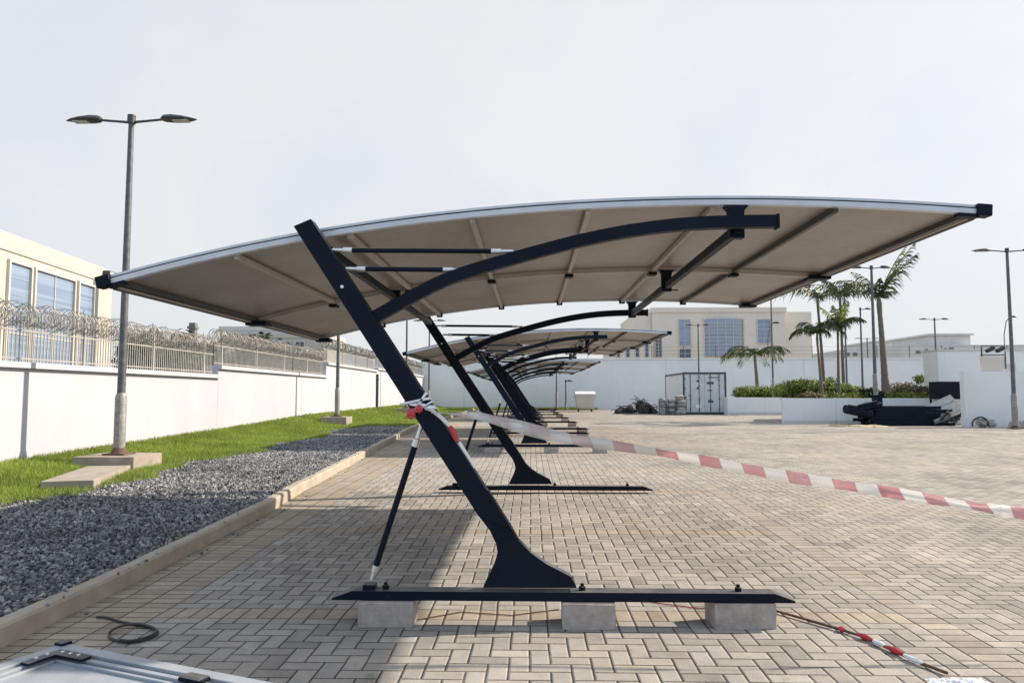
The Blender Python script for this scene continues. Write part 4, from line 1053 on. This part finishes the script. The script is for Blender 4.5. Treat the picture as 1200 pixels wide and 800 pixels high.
# ------------------------------------------------------------------ container, dumpster, heaps
def container():
    Y = 45.9; xl, xr = at(801, 485, Y).x, at(852, 485, Y).x; z0 = g(Y); H = 2.6; W = xr-xl
    root = empty('shipping_container', (xl, Y, z0), 0, 'grey shipping container with closed double doors beside the planter', 'shipping container')
    D = 6.06
    b = MB()
    # corrugated side walls
    for x, s in ((.03, 1), (W-.03, -1)):
        n = 60; A = []; 
        for i in range(n+1): A.append((x+(.03*s if (i//2) % 2 else 0), .12+(D-.24)*i/n))
        b.strip([(q[0], q[1], .15) for q in A], [(q[0], q[1], H-.1) for q in A])
    b.box(.05, W-.05, D-.1, D-.05, .15, H-.1); b.build('body', 'container_side_lit', root)
    b = MB(); b.box(.02, W-.02, .02, D-.02, H-.07, H-.03); b.build('roof', 'container_paint', root)
    f = MB()
    for x in (0, W-.1):
        for y in (0, D-.12): f.box(x, x+.1, y, y+.12, .0, H, .01)
    for z in (.03, H-.12): f.box(.101, W-.101, .0, .1, z, z+.12, .01); f.box(.101, W-.101, D-.1, D, z, z+.12, .01); f.box(.0, .08, .121, D-.121, z, z+.1, .01); f.box(W-.08, W, .121, D-.121, z, z+.1, .01)
    f.build('frame', 'container_dark', root)
    hw = (W-.2)/2
    for k in (0, 1):
        x0 = .102+k*(hw+.001); d = MB(); d.box(x0, x0+hw-.012, .04, .08, .152, H-.122, .008)
        for z in (.45, 1.0, 1.55, 2.05): d.box(x0+.06, x0+hw-.07, .028, .0395, z, z+.17, .004)
        do = d.build('door', 'container_paint', root)
        for q in (.28, .72):
            rb = MB(); xx = x0+hw*q; rb.tube([(xx, .01, .14), (xx, .01, H-.12)], .018, 8)
            for z in (.3, .9, 1.7, 2.3): rb.box(xx-.04, xx+.04, -.005, .03, z, z+.05)
            rb.build('locking_bar', 'container_dark', do)
            hn = MB(); hn.box(xx-.02, xx+.22, -.02, -.006, 1.18, 1.21); hn.build('handle', 'chrome_thread', do)
        hg = MB(); xe = x0-.01 if k == 0 else x0+hw-.03
        for z in (.35, .95, 1.55, 2.15): hg.box(xe, xe+.05, .015, .038, z, z+.12)
        hg.build('hinge', 'container_dark', do)
        if k == 1:
            pl = MB(); pl.box(x0+.12, x0+.55, .018, .0265, 1.86, 2.0); pl.build('plate', 'container_dark', do); pl = MB(); pl.box(x0+.25, x0+.9, .02, .0265, 2.24, 2.29); pl.build('plate', 'container_dark', do); pl = MB(); pl.box(x0+.7, x0+.95, .02, .0265, 2.08, 2.12); pl.build('plate', 'container_dark', do); pl = MB(); pl.box(x0+.15, x0+.45, .02, .0265, 1.45, 1.50); pl.build('plate', 'container_dark', do); pl = MB(); pl.box(x0+.2, x0+.5, .018, .0265, .72, .88); pl.build('plate', 'container_dark', do)
        else:
            pl = MB(); pl.tube([(x0+.8, .026, 2.05), (x0+.8, .02, 2.05)], .07, 12); pl.build('plate', 'container_dark', do); pl = MB(); pl.tube([(x0+.8, .026, 1.62), (x0+.8, .02, 1.62)], .07, 12); pl.build('plate', 'container_dark', do); pl = MB(); pl.box(x0+.25, x0+.4, .02, .0265, 1.12, 1.2); pl.build('plate', 'container_dark', do)
            p2 = MB(); p2.box(x0+.65, x0+1.0, .018, .0265, .38, .62); p2.build('notice', 'plastic_white', do)
container()
def dumpster():
    Y = 51; p = at(685.5, 481, Y); root = empty('dumpster', (p.x, Y, g(Y)), 0, 'beige four wheeled waste bin with lid by the back wall', 'waste bin')
    b = MB(); vs = []
    for z, hw, hd_ in ((.2, .52, .36), (.32, .56, .42), (1.12, .66, .52)):
        vs += [(-hw, -hd_, z), (hw, -hd_, z), (hw, hd_, z), (-hw, hd_, z)]
    fs = [(3, 2, 1, 0)]+[(a*4+i, a*4+(i+1) % 4, (a+1)*4+(i+1) % 4, (a+1)*4+i) for a in range(2) for i in range(4)]
    b.add(vs, fs); b.box(-.7, .7, -.56, .56, 1.121, 1.2, .02); b.build('body', 'bin_plastic', root)
    l = MB(); l.add([(-.71, -.56, 1.203), (.71, -.56, 1.203), (.71, .56, 1.203), (-.71, .56, 1.203), (-.66, -.35, 1.34), (.66, -.35, 1.34), (.66, .5, 1.38), (-.66, .5, 1.38)], [(4, 5, 6, 7), (0, 1, 5, 4), (1, 2, 6, 5), (2, 3, 7, 6), (3, 0, 4, 7)]); l.build('lid', 'plastic_white', root)
    for x in (-.45, .45):
        for y in (-.32, .32):
            w_ = MB(); w_.tube([(x-.035, y, .1), (x+.035, y, .1)], .1, 12); w_.box(x-.02, x+.02, y-.02, y+.02, .12, .21); w_.build('wheel', 'bin_dark', root)
    for x in (-1, 1):
        h = MB(); h.tube([(x*.66, -.2, 1.0), (x*.74, -.2, 1.0), (x*.74, .2, 1.0), (x*.66, .2, 1.0)], .02, 6); h.build('handle', 'bin_dark', root)
dumpster()
def heap(name, px0, px1, Y, hgt, seed, mat, label, cat):
    rd = random.Random(seed); x0, x1 = at(px0, 480, Y).x, at(px1, 480, Y).x; root = empty(name, ((x0+x1)/2, Y, g(Y)), 0, label, cat); hw = (x1-x0)/2
    b = MB()
    prof = lambda u: hgt*max(.15, (1-abs(u)**2.2))*(.75+.25*math.sin(u*5+1))
    for i in range(26):
        u = rd.uniform(-.95, .95); b.blob((u*hw, rd.uniform(-.5, .5), prof(u)*rd.uniform(.2, .65)), (rd.uniform(.12, .34), rd.uniform(.15, .3), rd.uniform(.1, .26)), .3, 8, 5, seed=seed*50+i)
    b.build('rubble', mat, root)
    t = MB()
    for i in range(110):
        u = rd.uniform(-1, 1); h = prof(u); p = Vector((u*hw, rd.uniform(-.7, .4), h*rd.uniform(.1, .95))); a = rd.uniform(0, 6.28); L = rd.uniform(.3, .9)
        d = Vector((math.cos(a), math.sin(a)*.5, rd.uniform(-.5, .5)))*L
        q = p+d; q.z = max(.02, q.z); m_ = (p+q)/2+Vector((0, 0, rd.uniform(.02, .2))); t.tube([p, m_, q], [.02, .026, .012], 5)
    t.build('tangle', 'scrap_pieces', root)
heap('scrap_heap', 722, 772, 47.5, 1.05, 3, 'scrap_dark', 'dark tangled scrap heap between the bin and the container', 'scrap heap')
# sacks by the container
def sacks():
    rd = random.Random(4); Y = 45.4
    for i, (px, h, w_, lb) in enumerate(((777, .95, .28, 'wire crate stuffed with grey bags left of the container'), (786, .85, .30, 'bulging pale bag in the middle of the group left of the container'), (796, 1.1, .33, 'taller grey bundle leaning on the container side'))):
        p = at(px, 484, Y); root = empty('bundle', (p.x, Y-.1*i, g(Y)), 0, lb, 'bundle', 'bundles beside the container')
        b = MB()
        for k in range(5): b.blob((rd.uniform(-.07, .07), rd.uniform(-.1, .1), h*(.12+.2*k)), (w_*rd.uniform(.8, 1.1), .3, h*.17), .16, 10, 6, seed=90+i*9+k)
        b.build('sack', 'sack_cloth', root, True)
        f = MB()
        for a in (-w_, w_): f.tube([(a, -.3, 0), (a, -.3, h*1.02)], .018, 5)
        for z in (.05, .5, .98): f.tube([(-w_, -.3, h*z), (w_, -.3, h*z)], .015, 5)
        f.build('cage', 'container_dark', root)
sacks()
# dark steel heap at the planter
def steel_heap():
    rd = random.Random(12); GR = 'dark steel members heaped against the planter'
    Y0 = 29.6; xl, xr = at(1003, 485, Y0).x, at(1128, 485, Y0).x; z0 = g(Y0)
    lbl = 'long navy steel beam in the heap against the planter wall'
    n = 0
    for lay in range(6):
        for r_ in range(5):
            L = (xr-xl)*rd.uniform(.60, .82) if lay else (xr-xl)*rd.uniform(.72, .8); x0 = xl+.35+rd.uniform(.0, .5); y = Y0+.05+r_*.27+rd.uniform(-.03, .03); z = z0+.06+lay*.128
            b = MB(); b.box(-L/2, L/2, -.055, .055, -.06, .06, .004); b.box(-L/2-.008, -L/2-.001, -.075, .075, -.075, .075); b.box(L/2+.001, L/2+.008, -.075, .075, -.06, .075)
            o = b.build('steel_beam', 'navy_steel'); o.location = (x0+L/2, y, z+.002*r_); o.rotation_euler = (0, 0, rd.uniform(-.018, .018)); tag(o, lbl, 'steel beam', GR); n += 1
    # crumpled things at the left end
    for i, (px, py, rx_, rz_, lb) in enumerate(((1006, 482, .55, .35, 'dark rolled bundle at the left end of the steel heap'), (1018, 476, .5, .26, 'dark folded bundle on top of the left end of the steel heap'))):
        p = at(px, py, Y0-.15); b = MB()
        b.tube([(-rx_, 0, 0), (0, .05, .03), (rx_, 0, -.02)], [rz_*.5, rz_*.62, rz_*.45], 10); b.tube([(-rx_*.9, -.1, rz_*.4), (rx_*.6, -.12, rz_*.5)], .06, 8)
        o = b.build('bundle', 'navy_steel', None, True); o.location = p; o.rotation_euler = (0, R(10*(1-2*i)), R(8)); tag(o, lb, 'bundle', 'bundles on the steel heap')
    p = at(1028, 472, Y0); b = MB(); b.box(-.16, .16, -.12, .12, -.3, .28, .01); b.box(-.22, .22, -.15, .15, .281, .31); o = b.build('steel_bracket', 'navy_steel'); o.location = p; tag(o, 'upright dark bracket sticking up from the steel heap', 'bracket')
    # grey aluminium sheet on the right end
    p = at(1108, 477, Y0+.2); b = MB(); M = Matrix.Rotation(R(-24), 4, 'Y') @ Matrix.Rotation(R(52), 4, 'X'); b.box(-.75, .5, -.45, .4, -.02, .02, .005, M=M); b.box(-.72, .46, -.36, -.32, .021, .05, 0, M=M)
    b.box(-.72, .46, .1, .14, .021, .05, 0, M=M); o = b.build('metal_sheet', 'sheet_metal'); o.location = p; tag(o, 'tilted silver metal sheet on the right end of the steel heap', 'metal sheet')
    # loose offcuts
    for i in range(9):
        p = at(1104+i*3.4, 489, Y0-.2+.06*i); L = rd.uniform(.3, .7); b = MB(); b.tube([(-L/2, 0, 0), (L/2, 0, 0)], 0, sq=(.08, .07)); o = b.build('steel_offcut', 'galvanised' if i % 3 == 0 else 'navy_steel'); o.location = (p.x, p.y, z0+.12+rd.uniform(0, .42)); o.rotation_euler = (0, rd.uniform(-.9, .9), rd.uniform(-.5, .5)); tag(o, 'short steel offcut at the right end of the steel heap', 'steel offcut', 'steel offcuts at the right of the heap')
    # dark tank on legs on the planter behind
    p0_, p1_ = at(1095, 468, 30.7), at(1135, 447, 30.7)
    root = empty('dark_box', ((p0_.x+p1_.x)/2, 30.7, z0), 0, 'dark navy box raised on thin legs beside the right wall', 'box'); hw = (p1_.x-p0_.x)/2
    b = MB(); b.box(-hw, hw, -.4, .4, p0_.z-z0+.02, p1_.z-z0, .02); b.build('body', 'navy_steel', root)
    for x in (-hw+.05, hw-.05):
        for y in (-.36, .36): l = MB(); l.box(x-.03, x+.03, y-.03, y+.03, 0, p0_.z-z0+.018); l.build('leg', 'navy_steel', root)
    # sand spill
    b = MB(); c = at(1003, 494, 29.2)
    for i in range(7): b.blob((c.x+rd.uniform(-.8, .8), 29.2+rd.uniform(-.2, .3), z0), (rd.uniform(.25, .6), rd.uniform(.15, .4), rd.uniform(.03, .09)), .25, 10, 5, seed=200+i)
    tag(b.build('sand_pile', 'sand', None, True), 'low spill of tan sand at the left foot of the steel heap', 'sand pile')
    # debris near the right wall
    b = MB(); c = at(1153, 492, 28.2)
    for i in range(6): b.blob((c.x+rd.uniform(-.35, .35), 28.2+rd.uniform(-.15, .15), z0+rd.uniform(.05, .22)), (.16, .12, .13), .3, 8, 5, seed=230+i)
    tag(b.build('rubble_bag', 'sack_cloth', None), 'small pale rubble pile against the right wall by the lamp', 'rubble')
    b = MB(); c = at(1149, 492, 28.0); pts = [(c.x+.3*math.cos(t), 28.0+.04*math.sin(3*t), z0+.05+.34*abs(math.sin(t))) for t in np.linspace(0, math.pi, 12)]; b.tube(pts, .03, 7); tag(b.build('hose', 'cable_rubber', None, True), 'dark hoop of hose leaning on the pale rubble', 'hose')
    for i, px in enumerate((1187, 1193, 1199)):
        p = at(px, 492, 27.9); b = MB(); b.blob((0, 0, .1), (.14+.03*i, .12, .14), .25, 9, 6, seed=300+i); o = b.build('rock', 'block_concrete'); o.location = (p.x, 27.9, z0); tag(o, 'rough grey rock lying along the right wall base', 'rock', 'rocks along the right wall')
steel_heap()
